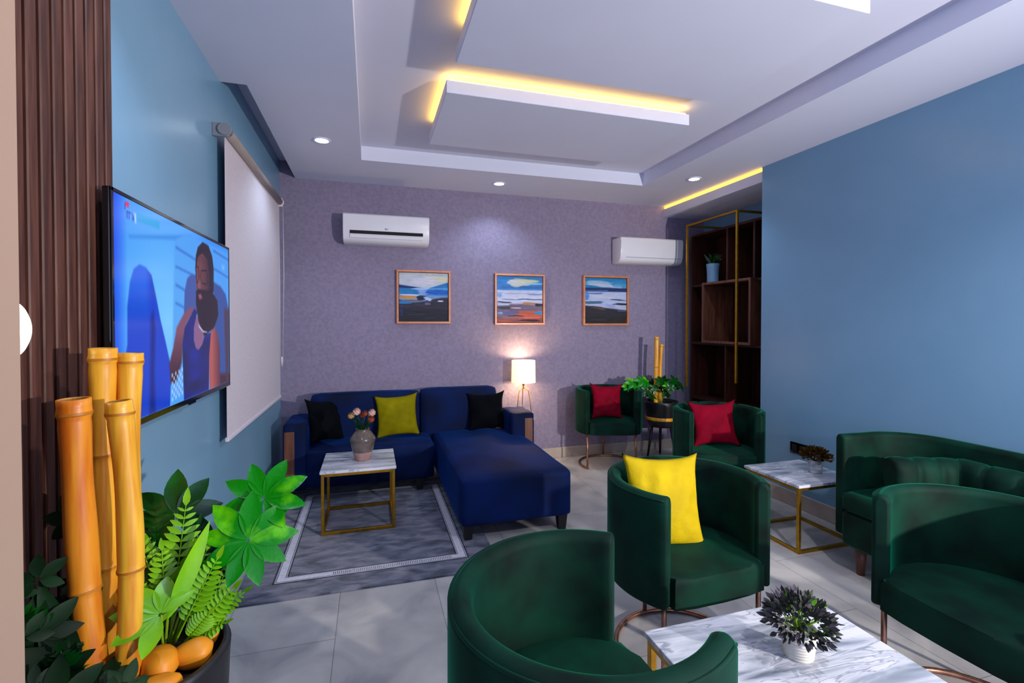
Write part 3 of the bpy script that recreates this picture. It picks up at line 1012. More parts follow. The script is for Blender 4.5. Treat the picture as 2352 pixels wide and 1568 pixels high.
def offset_path(path, d):
    P = [Vector((p[0], p[1])) for p in path]
    out = []
    for i in range(len(P)):
        t = (P[min(i + 1, len(P) - 1)] - P[max(i - 1, 0)]).normalized()
        out.append((P[i].x + t.y * d, P[i].y - t.x * d))
    return out


def seat_bm(outline, z0, z1, dome=0.012, bev=0.025):
    bm = NB()
    lo = [bm.verts.new((x, y, z0)) for x, y in outline]
    hi = [bm.verts.new((x, y, z1)) for x, y in outline]
    n = len(outline)
    for i in range(n):
        bm.faces.new((lo[i], lo[(i + 1) % n], hi[(i + 1) % n], hi[i]))
    bm.faces.new(lo[::-1])
    top = bm.faces.new(hi)
    bmesh.ops.bevel(bm, geom=[e for e in top.edges], offset=bev, segments=4, profile=0.5, affect='EDGES')
    tf = max(bm.faces, key=lambda f: f.calc_center_median().z + (f.calc_area()))
    loop = list(tf.verts)
    c = sum((v.co for v in loop), Vector()) / len(loop)
    bm.faces.remove(tf)
    prev = loop
    for k in (0.85, 0.65, 0.42, 0.2):
        cur = [bm.verts.new(Vector((c.x + (v.co.x - c.x) * k, c.y + (v.co.y - c.y) * k, v.co.z + dome * (1 - k * k)))) for v in loop]
        for i in range(len(loop)):
            j = (i + 1) % len(loop)
            bm.faces.new((prev[i], prev[j], cur[j], cur[i]))
        prev = cur
    bm.faces.new(prev)
    return bm


# ------------------------------------------------------------------ barrel armchairs (front faces -y)
RC, TH = 0.303, 0.058
A0 = rad(-38)


def arc(r, a0, a1, n):
    return [(r * math.cos(a0 + (a1 - a0) * i / n), r * math.sin(a0 + (a1 - a0) * i / n)) for i in range(n + 1)]


def make_armchair(label, seams=0):
    t = thing('barrel_armchair', label, 'armchair', group='green velvet barrel armchairs')
    path = arc(RC, PI - A0, A0, 72)
    bm = NB()
    sweep_shell(bm, path, TH, 0.345, 0.775, seams=seams)
    obj('backrest', bm, 'green', t)
    bm = NB()
    edge = offset_path(path, -TH / 2 + 0.004)
    tube(bm, [(x, y, 0.762) for x, y in edge], 0.0042, 6)
    obj('piping', bm, 'green', t)
    bm = NB()
    ri = RC - TH / 2 + 0.004
    pts = arc(ri, A0 + 0.02, PI - A0 - 0.02, 48)
    yf = -0.205
    xs = pts[-1][0]
    front = [(xs * 0.985, yf - 0.010), (xs * 0.6, yf - 0.022), (0, yf - 0.026), (-xs * 0.6, yf - 0.022), (-xs * 0.985, yf - 0.010)]
    bm = seat_bm(pts + front, 0.345, 0.462)
    obj('seat', bm, 'green', t, auto=40)
    bm = NB()
    tube(bm, [(x, y, 0.338) for x, y in arc(0.293, PI - A0 * 0.95, A0 * 0.95, 40)], 0.008, 8)
    obj('support_rail', bm, 'bronze', t)
    bm = NB()
    tube(bm, [(x, y, 0.011) for x, y in arc(0.291, PI - A0, A0, 48)], 0.011, 10)
    obj('base_ring', bm, 'bronze', t)
    for a in (A0 + 0.04, PI / 2, PI - A0 - 0.04):
        bm = NB()
        x, y = 0.291 * math.cos(a), 0.291 * math.sin(a)
        tube(bm, [(x, y, 0.012), (x, y, 0.345)], 0.010, 12)
        obj('leg', bm, 'bronze', t)
    return t


ch = make_armchair('green velvet barrel armchair facing us with a bright yellow cushion in it')
ch.location = (1.31, 1.775, 0)
ch.rotation_euler = (0, 0, rad(3))
dup(ch, (0.512, 1.075, 0), rad(90), 'empty green velvet armchair in the foreground, its rounded back towards us').scale = (1.035, 1.035, 1.02)
dup(ch, (2.075, 1.12, 0), rad(-90), 'empty dark green armchair at the right edge in front of the loveseat')
ch2 = make_armchair('green velvet armchair with channelled back and red cushion beside the dark bookcase', seams=9)
ch2.location = (2.59, 3.115, 0)
ch2.rotation_euler = (0, 0, rad(-25))
dup(ch, (2.31, 4.37, 0), rad(-17), 'green velvet armchair with red cushion against the far mauve wall')

cushion('bright yellow cushion in the green armchair facing us', 'yellow', 0.36, 0.40, 0.12, (1.255, 1.85, 0.640), (rad(-16), rad(3), rad(-5)), 3, pinch=0.10, ear=0.05)
cushion('red cushion in the armchair against the far mauve wall', 'red', 0.33, 0.34, 0.12, (2.285, 4.36, 0.64), (rad(-12), rad(3), rad(-4)), 5, 'red cushions', pinch=0.12, ear=0.1)
cushion('red cushion in the armchair beside the dark bookcase', 'red', 0.35, 0.34, 0.12, (2.61, 3.18, 0.635), (rad(-16), rad(-2), rad(-18)), 8, 'red cushions', pinch=0.12, ear=0.12)

# ------------------------------------------------------------------ green loveseat against the right wall
t = thing('loveseat', 'green velvet loveseat with curved back against the right wall', 'sofa', (2.9, 1.5, 0))
ls = [(2.65, 2.14), (2.78, 2.135)]
for k in range(13):
    a = PI / 2 - k * PI / 2 / 12
    ls.append((2.86 + 0.26 * math.cos(a) - 0.0, 1.875 + 0.26 * math.sin(a)))
for k in range(1, 9):
    ls.append((3.12, 1.875 - k * 0.09))
for k in range(13):
    a = -k * PI / 2 / 12
    ls.append((2.86 + 0.26 * math.cos(a), 1.145 + 0.26 * math.sin(a)))
ls += [(2.78, 0.885), (2.65, 0.88)]
ls = [(x - 2.9, y - 1.5) for x, y in ls]
bm = NB()
sweep_shell(bm, ls, 0.062, 0.20, 0.785)
obj('backrest', bm, 'green', t)
bm = NB()
box(bm, (-0.30, -0.585, 0.16), (0.18, 0.605, 0.36), 0.03, 3)
obj('seat_base', bm, 'green', t, smooth=True)
bm = NB()
box(bm, (-0.31, -0.58, 0.36), (0.17, 0.60, 0.47), 0.035, 4)
obj('seat', bm, 'green', t, smooth=True)
# channelled inner back cushion
bm = NB()
nch, ncol = 8, 8
pth = []
for k in range(0, nch * ncol + 1):
    s_ = k / (nch * ncol)
    pth.append(s_)
z0, z1 = 0.47, 0.705


def chan(s_):
    ph = (s_ * nch) % 1.0
    return math.sqrt(max(0.0, 1 - (2 * ph - 1) ** 2)) if 0 < s_ < 1 else 0.0


rows = []
for s_ in pth:
    # from the far arm along the back towards the camera
    a = min(s_ * 4.0, 1.0)
    pa, pb, pc, pd = (-0.215, 0.40), (0.13, 0.27), (0.13, 0.05), (0.13, -0.48)
    if s_ < 0.4:
        q = s_ / 0.4
        x, y = pa[0] + (pb[0] - pa[0]) * q, pa[1] + (pb[1] - pa[1]) * q
    else:
        q = (s_ - 0.4) / 0.6
        x, y = 0.13, pb[1] + (pd[1] - pb[1]) * q
    w_ = min(1.0, max(0.0, (s_ - 0.28) / 0.26))
    an = -PI / 2 - 0.36 - (PI / 2 - 0.36) * w_
    nx, ny = math.cos(an), math.sin(an)
    c = chan(s_) * 0.022
    prof = [(0.0, z0), (0.05 + c, z0), (0.065 + c, z0 + 0.08), (0.06 + c, z1 - 0.05), (0.045 + c * 0.8, z1 - 0.015 + c * 0.3), (0.01, z1 + c * 0.5), (-0.035, z1 - 0.01 + c * 0.5), (-0.05, z1 - 0.05)]
    rows.append([bm.verts.new((x + nx * d, y + ny * d, z)) for d, z in prof])
for A, B in zip(rows[:-1], rows[1:]):
    for j in range(len(A) - 1):
        f = bm.faces.new((A[j], A[j + 1], B[j + 1], B[j]))
        f.smooth = True
bm.faces.new(rows[0])
bm.faces.new(rows[-1][::-1])
obj('channelled_back_cushion', bm, 'green', t)
for x, y in ((-0.22, 0.54), (0.12, 0.50), (-0.22, -0.52), (0.12, -0.48)):
    bm = NB()
    tube(bm, [(x, y, 0.0), (x, y, 0.17)], [0.020, 0.030], 14)
    obj('leg', bm, 'wood_trim', t)


# ------------------------------------------------------------------ marble-topped tables
def marble_table(label, x0, x1, y0, y1, h, over=0.008, bar=0.020):
    cx, cy = (x0 + x1) / 2, (y0 + y1) / 2
    t = thing('marble_table', label, 'table', (cx, cy, 0), group='marble tables on gold cube frames')
    w, d = (x1 - x0) / 2, (y1 - y0) / 2
    bm = NB()
    box(bm, (-w - over, -d - over, h - 0.018), (w + over, d + over, h), 0.003, 2)
    obj('marble_top', bm, 'marble', t)
    b = bar / 2
    for sx in (-1, 1):
        for sy in (-1, 1):
            bm = NB()
            box(bm, (sx * (w - b) - b, sy * (d - b) - b, 0), (sx * (w - b) + b, sy * (d - b) + b, h - 0.018), 0.0015, 1)
            obj('leg', bm, 'gold', t)
    for z, nm in ((0.0, 'lower_rail_frame'), (h - 0.018 - bar, 'upper_rail_frame')):
        bm = NB()
        for sx in (-1, 1):
            box(bm, (sx * (w - b) - b, -d + bar, z), (sx * (w - b) + b, d - bar, z + bar), 0.0015, 1)
        for sy in (-1, 1):
            box(bm, (-w + bar, sy * (d - b) - b, z), (w - bar, sy * (d - b) + b, z + bar), 0.0015, 1)
        obj(nm, bm, 'gold', t)
    return t


marble_table('marble coffee table on a gold cube frame standing on the rug before the sofa', -0.322, 0.160, 3.41, 3.885, 0.43).location.z = 0.012
marble_table('marble side table on a gold frame between the two far right armchairs and loveseat', 2.54, 3.02, 2.325, 2.765, 0.43)
marble_table('large marble table in the foreground between the green armchairs', 0.862, 1.542, 0.67, 1.36, 0.43, bar=0.022)

# ------------------------------------------------------------------ rug
t = thing('rug', 'blue grey mottled rug with a pale key-pattern border under the coffee table', 'rug', (0.02, 3.55, 0))
bm = NB()
RX0, RX1, RY0, RY1 = -0.705, 0.715, -0.865, 0.88
box(bm, (RX0, RY0, 0.0), (RX1, RY1, 0.010), 0.003, 2)
obj('pile', bm, 'rug', t)
bm = NB()
bmg = NB()
bml = NB()
ins = 0.175


def ring(bm, i0, i1, z):
    for a, b in (((RX0 + i0, RY0 + i0), (RX1 - i0, RY0 + i1)), ((RX0 + i0, RY1 - i1), (RX1 - i0, RY1 - i0)),
                 ((RX0 + i0, RY0 + i1), (RX0 + i1, RY1 - i1)), ((RX1 - i1, RY0 + i1), (RX1 - i0, RY1 - i1))):
        box(bm, (a[0], a[1], z - 0.002), (b[0], b[1], z))


ring(bm, ins, ins + 0.055, 0.0112)
obj('border_band', bm, 'rug_band', t)
ring(bml, ins - 0.010, ins - 0.005, 0.0112)
ring(bml, ins + 0.004, ins + 0.007, 0.0118)
ring(bml, ins + 0.048, ins + 0.051, 0.0118)
ring(bml, ins + 0.057, ins + 0.062, 0.0112)
# small key pattern in the band along the front
k = 0
x = RX0 + ins + 0.30
while x < RX1 - ins - 0.09:
    box(bml, (x, RY0 + ins + 0.014, 0.010), (x + 0.0035, RY0 + ins + 0.040, 0.0116))
    x += 0.0105
obj('border_lines', bml, 'rug_line', t)
bmg.free()

# ------------------------------------------------------------------ navy corner sofa
t = thing('corner_sofa', 'navy velvet corner sofa with chaise against the far mauve wall', 'sofa', (0.4, 4.1, 0))


def sbox(nm, a, b, bev, m='navy', seg=4, par=t, rot=None):
    bm = NB()
    a = (a[0] - 0.4, a[1] - 4.1, a[2])
    b = (b[0] - 0.4, b[1] - 4.1, b[2])
    box(bm, a, b, bev, seg)
    return obj(nm, bm, m, par, smooth=(m == 'navy'), auto=None)


def soft_box(nm, a, b, bev, sub=10, puff=0.015, seed=0, m='navy'):
    """upholstered block: bevelled box with a slightly crowned, uneven top"""
    bm = NB()
    a = Vector((a[0] - 0.4, a[1] - 4.1, a[2]))
    b = Vector((b[0] - 0.4, b[1] - 4.1, b[2]))
    box(bm, a, b)
    bmesh.ops.subdivide_edges(bm, edges=bm.edges[:], cuts=sub, use_grid_fill=True)
    c = (a + b) / 2
    hx, hy, hz = (b - a) / 2
    for v in bm.verts:
        p = v.co
        q = [max(-1, min(1, (p[i] - c[i]) / (hx, hy, hz)[i])) for i in range(3)]
        # round the box: pull towards inner box + sphere
        inner = Vector([max(-(h - bev), min(h - bev, p[i] - c[i])) for i, h in enumerate((hx, hy, hz))])
        d = (p - c) - inner
        if d.length > 1e-6:
            d = d.normalized() * bev
        v.co = c + inner + d
        if q[2] > 0.98:
            v.co.z += puff * (1 - q[0] ** 2) * (1 - q[1] ** 2) + 0.003 * math.sin(q[0] * 5 + seed) * math.sin(q[1] * 6 + seed)
        if q[1] < -0.98:
            v.co.y -= puff * 0.7 * (1 - q[0] ** 2) * (1 - q[2] ** 2) + 0.002 * math.sin(q[0] * 7 + seed)
    return obj(nm, bm, m, t, smooth=True)


soft_box('seat', (-0.50, 4.09, 0.11), (0.52, 4.52, 0.415), 0.03, 14, 0.012, 1)
soft_box('chaise_seat', (0.555, 3.045, 0.10), (1.335, 4.52, 0.425), 0.035, 16, 0.012, 2)
soft_box('backrest', (-0.505, 4.475, 0.30), (0.435, 4.63, 0.805), 0.035, 10, 0.006, 3)
soft_box('backrest', (0.440, 4.475, 0.30), (1.17, 4.63, 0.815), 0.035, 10, 0.006, 4)
la = soft_box('armrest', (-0.67, 4.10, 0.10), (-0.49, 4.62, 0.63), 0.02, 8, 0.002, 5)
ra = soft_box('armrest', (1.205, 4.10, 0.10), (1.425, 4.475, 0.62), 0.02, 8, 0.002, 6)
for par, x0, x1 in ((la, -0.655, -0.580), (ra, 1.330, 1.405)):
    bm = NB()
    box(bm, (x0 - 0.4, -0.008, 0.10), (x1 - 0.4, 0.004, 0.575), 0.004, 2)
    obj('wood_panel', bm, 'wood_trim', par)
for x, y in ((-0.62, 4.16), (-0.62, 4.56), (0.40, 4.16), (0.61, 3.10), (1.275, 3.10), (1.26, 4.44)):
    bm = NB()
    px, py = x - 0.4, y - 4.1
    on = 0.011 if (x < 0.72 and y < 4.4) else 0.0
    vs = []
    for z, r_ in ((on, 0.024), (0.115, 0.034)):
        vs.append([bm.verts.new((px + sx * r_, py + sy * r_, z)) for sx, sy in ((-1, -1), (1, -1), (1, 1), (-1, 1))])
    for j in range(4):
        bm.faces.new((vs[0][j], vs[0][(j + 1) % 4], vs[1][(j + 1) % 4], vs[1][j]))
    bm.faces.new(vs[0][::-1])
    bm.faces.new(vs[1])
    obj('leg', bm, 'black', t)

cushion('olive yellow cushion on the navy sofa behind the vase', 'olive', 0.36, 0.36, 0.13, (0.225, 4.40, 0.605), (rad(-14), rad(-3), rad(0)), 12, pinch=0.08, ear=0.08)
cushion('black cushion leaning in the left corner of the navy sofa', 'black_cush', 0.36, 0.36, 0.13, (-0.375, 4.38, 0.60), (rad(-20), rad(8), rad(48)), 14, 'black cushions on the sofa')
cushion('black cushion at the right end of the sofa, above the chaise', 'black_cush', 0.34, 0.34, 0.12, (1.05, 4.405, 0.60), (rad(-14), rad(-3), rad(-8)), 17, 'black cushions on the sofa', ear=0.10)

# ------------------------------------------------------------------ lamp table and lamp
t = thing('lamp_table', 'small round white pedestal table behind the right arm of the sofa', 'table', (1.47, 4.605, 0))
bm = NB()
lathe(bm, [(0.0, 0.452), (0.118, 0.452), (0.122, 0.458), (0.122, 0.466), (0.118, 0.472), (0.0, 0.472)], 40)
obj('table_top', bm, 'white_plastic', t)
bm = NB()
tube(bm, [(0, 0, 0.015), (0, 0, 0.454)], 0.012, 14)
obj('column', bm, 'gold', t)
bm = NB()
lathe(bm, [(0.0, 0.0), (0.09, 0.0), (0.09, 0.010), (0.02, 0.016), (0.0, 0.016)], 32)
obj('base', bm, 'gold', t)

t = thing('table_lamp', 'lit table lamp with cream drum shade on thin gold tripod legs', 'lamp', (1.475, 4.585, 0.472))
for k, a in enumerate((200, 320, 80)):
    bm = NB()
    ca, sa = math.cos(rad(a)), math.sin(rad(a))
    r0 = 0.088
    tube(bm, [(ca * r0, sa * r0, 0.003), (ca * 0.075, sa * 0.075, 0.16), (ca * 0.052, sa * 0.052, 0.285), (ca * 0.03, sa * 0.03, 0.303), (0, 0, 0.306)], 0.0042, 8)
    obj('leg', bm, 'gold', t)
bm = NB()
tube(bm, [(0, 0, 0.30), (0, 0, 0.44)], 0.006, 10)
tube(bm, [(0, 0, 0.335), (0, 0, 0.36)], 0.012, 12)
obj('stem', bm, 'gold', t)
bm = NB()
lathe(bm, [(0.122, 0.365), (0.118, 0.585), (0.1155, 0.585), (0.1195, 0.365), (0.122, 0.365)], 48)
obj('lamp_shade', bm, 'shade', t)
bm = NB()
lathe(bm, [(0.0, 0.43), (0.012, 0.432), (0.026, 0.46), (0.028, 0.485), (0.018, 0.505), (0.0, 0.512)], 20)
obj('bulb', bm, 'sconce', t)
lamp('lamp_glow', 'POINT', (1.475, 4.585, 1.02), 6.5, (1.0, 0.72, 0.40), shadow_soft_size=0.03)
lamp('lamp_glow_down', 'POINT', (1.475, 4.585, 0.86), 5, (1.0, 0.72, 0.40), shadow_soft_size=0.03)


# ------------------------------------------------------------------ leaves
def blade(bm, base, tip, nrm, width, fold=0.15, bend=0.1, n=7, mi=0, shape=1.0):
    """a pointed folded leaf from base to tip"""
    base, tip, nrm = Vector(base), Vector(tip), Vector(nrm).normalized()
    ax = tip - base
    L = ax.length
    side = ax.cross(nrm).normalized()
    nrm = side.cross(ax).normalized()
    prev = None
    for i in range(n + 1):
        s = i / n
        w = width * (math.sin(PI * s ** (0.8 * shape)) ** 0.8) * (1 - 0.12 * s) if 0 < s < 1 else 0.0015
        c = base + ax * s - nrm * (bend * L * (s * s)) * 1.0 + nrm * (bend * L * s * 0.8)
        row = [bm.verts.new(c - side * w * 0.5 + nrm * w * fold), bm.verts.new(c), bm.verts.new(c + side * w * 0.5 + nrm * w * fold)]
        if prev:
            for j in range(2):
                f = bm.faces.new((prev[j], prev[j + 1], row[j + 1], row[j]))
                f.smooth = True
                f.material_index = mi
        prev = row


def palmate(bm, c, nrm, up, R, lobes=8, width=0.34, spread=300, mi=0, rnd=None, droop=0.15):
    c, nrm = Vector(c), Vector(nrm).normalized()
    up = Vector(up)
    up = (up - nrm * up.dot(nrm)).normalized()
    rt = up.cross(nrm)
    rnd = rnd or random.Random(1)
    for k in range(lobes):
        a = rad(-spread / 2 + spread * k / (lobes - 1) + rnd.uniform(-4, 4))
        r = R * (1 - 0.22 * abs(a) / PI) * rnd.uniform(0.92, 1.06)
        d = up * math.cos(a) + rt * math.sin(a)
        blade(bm, c + d * 0.004, c + d * r - nrm * r * droop, nrm, r * width * 1.15, 0.10, 0.12, mi=mi, shape=1.25)


def frond(bm, base, tip, nrm, ln, n=11, mi=0, bend=0.15, width=0.4, blunt=True):
    base, tip, nrm = Vector(base), Vector(tip), Vector(nrm).normalized()
    ax = tip - base
    L = ax.length
    side = ax.cross(nrm).normalized()
    pts = [base + ax * s + nrm * (bend * L * (s - s * s)) for s in [i / 12 for i in range(13)]]
    tube(bm, pts, [0.0028 * (1 - 0.7 * i / 12) for i in range(13)], 5, mi=mi)
    for k in range(n):
        s = 0.28 + 0.70 * k / n
        p = base + ax * s + nrm * (bend * L * (s - s * s))
        l = ln * math.sin(PI * (0.25 + 0.68 * (k / n))) * 1.0
        for sg in (-1, 1):
            d = (side * sg + ax.normalized() * 0.55).normalized()
            blade(bm, p, p + d * l - nrm * l * 0.12, nrm, l * width, 0.06, 0.1, n=4, mi=mi, shape=1.25)
    blade(bm, tip - ax * 0.04, tip + ax.normalized() * ln * 0.7, nrm, ln * width * 0.9, 0.06, 0.05, n=4, mi=mi)


# ------------------------------------------------------------------ planters
def planter(label, loc, r, h, name='planter', band=False):
    t = thing(name, label, 'planter', loc, group='black planters')
    bm = NB()
    if not band:
        prof = [(0.0, 0.0), (r * 0.80, 0.0), (r * 0.84, 0.02), (r * 0.985, h - 0.05), (r, h - 0.012), (r - 0.004, h), (r - 0.016, h), (r - 0.020, h - 0.03), (r - 0.022, h - 0.055)]
    else:
        prof = [(0.0, 0.34), (r * 0.70, 0.34), (r * 0.86, 0.40), (r * 0.985, h - 0.05), (r, h - 0.012), (r - 0.004, h), (r - 0.016, h), (r - 0.020, h - 0.03), (r - 0.022, h - 0.055)]
    lathe(bm, prof, 48)
    obj('pot', bm, 'pot_black', t)
    bm = NB()
    lathe(bm, [(0.0, h - 0.035), (r * 0.5, h - 0.038), (r - 0.019, h - 0.045)], 32)
    obj('soil', bm, 'soil', t)
    if band:
        bm = NB()
        lathe(bm, [(r * 0.905, 0.415), (r * 0.945, 0.45), (r * 0.955, 0.45), (r * 0.915, 0.415)], 40)
        obj('orange_band', bm, 'bamboo', t)
        for a in (60, 180, 300):
            bm = NB()
            ca, sa = math.cos(rad(a)), math.sin(rad(a))
            tube(bm, [(ca * r * 0.95, sa * r * 0.95, 0.0), (ca * r * 0.62, sa * r * 0.62, 0.35)], [0.011, 0.015], 10)
            obj('leg', bm, 'black', t)
    return t


PL = (-0.53, 1.335)
planter('tall black planter at the bottom left holding bamboo poles and leaves', (PL[0], PL[1], 0), 0.188, 0.645)


def bamboo(label, p0, p1, r, nodes, seed, m='bamboo', group='bamboo poles in the near planter', n=18):
    p0, p1 = Vector(p0), Vector(p1)
    ax = p1 - p0
    L = ax.length
    t = thing('bamboo_pole', label, 'bamboo', tuple(p0), group=group)
    ss = []
    for i in range(41):
        ss.append(i / 40)
    for nd in nodes:
        ss += [nd - 0.012 / L * 0.9, nd - 0.004 / L, nd, nd + 0.004 / L, nd + 0.012 / L]
    ss = sorted(s for s in ss if 0 <= s <= 1)
    rn = random.Random(seed)
    bow = Vector((rn.uniform(-1, 1), rn.uniform(-1, 1), 0)) * 0.006

    def rr(s):
        b = 0
        for nd in nodes:
            d = (s - nd) * L
            b += 0.06 * math.exp(-(d / 0.008) ** 2) - 0.05 * math.exp(-((d + 0.012) / 0.006) ** 2)
        return r * (1 + b) * (1.0 + 0.05 * math.cos(2 * PI * s * 2))
    bm = NB()
    pts = [ax * s + bow * math.sin(PI * s) * 2 for s in ss]
    rings = tube(bm, pts, [rr(s) for s in ss], n, cap=False)
    # hollow cut top
    d = ax.normalized()
    top = rings[-1]
    c = ax.copy()
    inner = [bm.verts.new(c + (v.co - c) * 0.80) for v in top]
    deep = [bm.verts.new(v.co - d * 0.03) for v in inner]
    for j in range(n):
        bm.faces.new((top[j], top[(j + 1) % n], inner[(j + 1) % n], inner[j])).smooth = True
        f = bm.faces.new((inner[j], inner[(j + 1) % n], deep[(j + 1) % n], deep[j]))
        f.material_index = 1
    bm.faces.new(deep).material_index = 1
    obj('culm', bm, [m, 'bamboo_in'], t)
    for nd in nodes:
        bm = NB()
        q = ax * nd + bow * math.sin(PI * nd) * 2
        tube(bm, [q - d * 0.003, q + d * 0.003], rr(nd) + 0.0008, n, cap=False)
        obj('node_ring', bm, 'bamboo_node', t)
    return t


bamboo('short reddish bamboo pole, leftmost of the four in the near planter', (-0.590, 1.27, 0.62), (-0.626, 1.28, 1.272), 0.0285, (0.35, 0.95), 1, 'bamboo_red')
bamboo('short yellow bamboo pole in front of the tall pair in the near planter', (-0.530, 1.27, 0.62), (-0.548, 1.29, 1.262), 0.0245, (0.40, 0.955), 2)
bamboo('tall bamboo pole second from the left in the near planter', (-0.612, 1.39, 0.62), (-0.618, 1.385, 1.378), 0.0265, (0.30, 0.66, 0.965), 3)
bamboo('tall bamboo pole in front of the television, rightmost in the near planter', (-0.573, 1.42, 0.62), (-0.572, 1.41, 1.364), 0.0250, (0.36, 0.97), 4)

# stones on the soil
rn = random.Random(5)
stones = [((-0.476, 1.292, 0.645), (0.052, 0.040, 0.030), 'large flat orange stone beside the black planter rim'),
          ((-0.413, 1.318, 0.640), (0.042, 0.036, 0.034), 'rounded orange stone touching the right rim of the near planter'),
          ((-0.412, 1.392, 0.636), (0.034, 0.024, 0.022), 'small orange stone behind the rounded one in the near planter'),
          ((-0.450, 1.220, 0.636), (0.044, 0.030, 0.024), 'orange stone nearest the bottom edge of the near planter'),
          ((-0.520, 1.205, 0.636), (0.038, 0.032, 0.026), 'orange stone at the foot of the front bamboo pole')]
for (c, s, lab) in stones:
    bm = NB()
    bmesh.ops.create_icosphere(bm, subdivisions=3, radius=1.0)
    a, b2 = rn.uniform(0, 6), rn.uniform(0, 6)
    for v in bm.verts:
        k = 1 + 0.10 * math.sin(3 * v.co.x + a) * math.cos(2.5 * v.co.y + b2) + 0.05 * math.sin(6 * v.co.z + a)
        v.co = Vector((v.co.x * s[0], v.co.y * s[1], v.co.z * s[2])) * k
    o = obj('stone', bm, 'stone', loc=c, rot=(0, 0, rn.uniform(0, 3)), smooth=True)
    tag(o, lab, 'stone', 'orange stones in the near planter')

# plants of the near planter
t = thing('fatsia_plant', 'glossy hand-shaped green leaves reaching right from the near planter', 'plant', (-0.49, 1.36, 0.61))
O = Vector((-0.49, 1.36, 0.61))


def rel(p):
    return Vector(p) - O


bm = NB()
rn = random.Random(3)
palmate(bm, rel((-0.312, 1.40, 0.865)), (0.15, -0.85, 0.50), (0.05, 0.3, 1), 0.140, 9, 0.38, 320, rnd=rn, droop=0.1)
palmate(bm, rel((-0.290, 1.48, 0.945)), (0.0, -0.75, 0.65), (0, 0.2, 1), 0.128, 8, 0.38, 290, rnd=rn, droop=-0.05)
obj('bright_leaves', bm, 'fatsia', t)
bm = NB()
palmate(bm, rel((-0.500, 1.47, 0.925)), (0.1, -0.9, 0.3), (-0.1, 0, 1), 0.125, 7, 0.42, 260, rnd=rn, droop=0.1)
palmate(bm, rel((-0.555, 1.45, 0.86)), (0.3, -0.8, 0.3), (0.2, 0, 1), 0.10, 6, 0.42, 260, rnd=rn)
palmate(bm, rel((-0.420, 1.43, 0.80)), (0.2, -0.6, 0.7), (0.3, 0.2, 1), 0.09, 7, 0.34, 280, rnd=rn)
palmate(bm, rel((-0.470, 1.45, 0.76)), (0.2, -0.6, 0.7), (-0.3, 0.2, 1), 0.10, 7, 0.34, 280, rnd=rn)
for k in range(26):
    c = Vector((rn.uniform(-0.60, -0.40), rn.uniform(1.40, 1.50), rn.uniform(0.68, 0.86)))
    palmate(bm, rel(c), (rn.uniform(-0.2, 0.5), -0.7, rn.uniform(0.1, 0.7)), (rn.uniform(-0.6, 0.6), 0.1, 1), rn.uniform(0.05, 0.075), 5, 0.42, 220, rnd=rn)
obj('deep_leaves', bm, 'deep_leaf', t)
bm = NB()
palmate(bm, rel((-0.475, 1.30, 0.755)), (0.15, -0.55, 0.80), (-0.5, 0.1, 0.25), 0.105, 6, 0.42, 210, rnd=rn, droop=0.0)
blade(bm, rel((-0.465, 1.33, 0.74)), rel((-0.395, 1.38, 0.935)), (0.5, -0.8, 0.0), 0.045, 0.2, -0.05, n=9)
blade(bm, rel((-0.475, 1.34, 0.72)), rel((-0.410, 1.40, 0.90)), (0.8, -0.5, 0.0), 0.040, 0.2, -0.05, n=9)
blade(bm, rel((-0.50, 1.36, 0.70)), rel((-0.455, 1.38, 0.84)), (0.3, -0.8, 0.0), 0.04, 0.2, -0.05, n=9)
obj('lime_leaves', bm, 'lime', t)
bm = NB()
for e in ((-0.312, 1.405, 0.862), (-0.290, 1.485, 0.943), (-0.500, 1.475, 0.922), (-0.555, 1.455, 0.857), (-0.475, 1.305, 0.752), (-0.42, 1.43, 0.80), (-0.47, 1.45, 0.76)):
    e = rel(e)
    m_ = Vector((e.x * 0.4, e.y * 0.5, e.z * 0.55))
    tube(bm, [(0, 0, 0.0), m_, e], [0.004, 0.003, 0.002], 6)
obj('stems', bm, 'stem', t)

t = thing('fern', 'lime green fern fronds rising from the right side of the near planter', 'plant', (-0.47, 1.40, 0.61), group='ferns in the near planter')
O = Vector((-0.47, 1.40, 0.61))
bm = NB()
frond(bm, rel((-0.49, 1.40, 0.66)), rel((-0.452, 1.40, 0.985)), (0.2, -1, 0.1), 0.050, 12, bend=0.05)
frond(bm, rel((-0.47, 1.36, 0.64)), rel((-0.370, 1.36, 0.850)), (0.1, -0.8, 0.6), 0.042, 12, bend=0.15)
frond(bm, rel((-0.455, 1.37, 0.635)), rel((-0.335, 1.36, 0.765)), (0.1, -0.8, 0.7), 0.040, 10, bend=0.2)
frond(bm, rel((-0.45, 1.40, 0.635)), rel((-0.325, 1.42, 0.720)), (0.0, -0.5, 0.9), 0.036, 9, bend=0.2)
frond(bm, rel((-0.45, 1.38, 0.635)), rel((-0.350, 1.34, 0.690)), (0.0, -0.5, 0.9), 0.034, 8, bend=0.2)
frond(bm, rel((-0.51, 1.42, 0.66)), rel((-0.545, 1.42, 0.875)), (0.2, -1, 0.1), 0.045, 10, bend=0.05)
for p, q, l in (((-0.50, 1.40, 0.70), (-0.56, 1.40, 0.92), 0.040), ((-0.49, 1.38, 0.70), (-0.50, 1.38, 0.88), 0.036), ((-0.50, 1.38, 0.68), (-0.555, 1.37, 0.80), 0.040),
                ((-0.47, 1.38, 0.66), (-0.405, 1.40, 0.86), 0.034), ((-0.44, 1.40, 0.64), (-0.36, 1.42, 0.80), 0.034), ((-0.45, 1.36, 0.64), (-0.385, 1.34, 0.72), 0.034)):
    frond(bm, rel(p), rel(q), (0.2, -1, 0.2), l, 9, bend=0.08)
obj('fronds', bm, 'lime', t)
bm = NB()
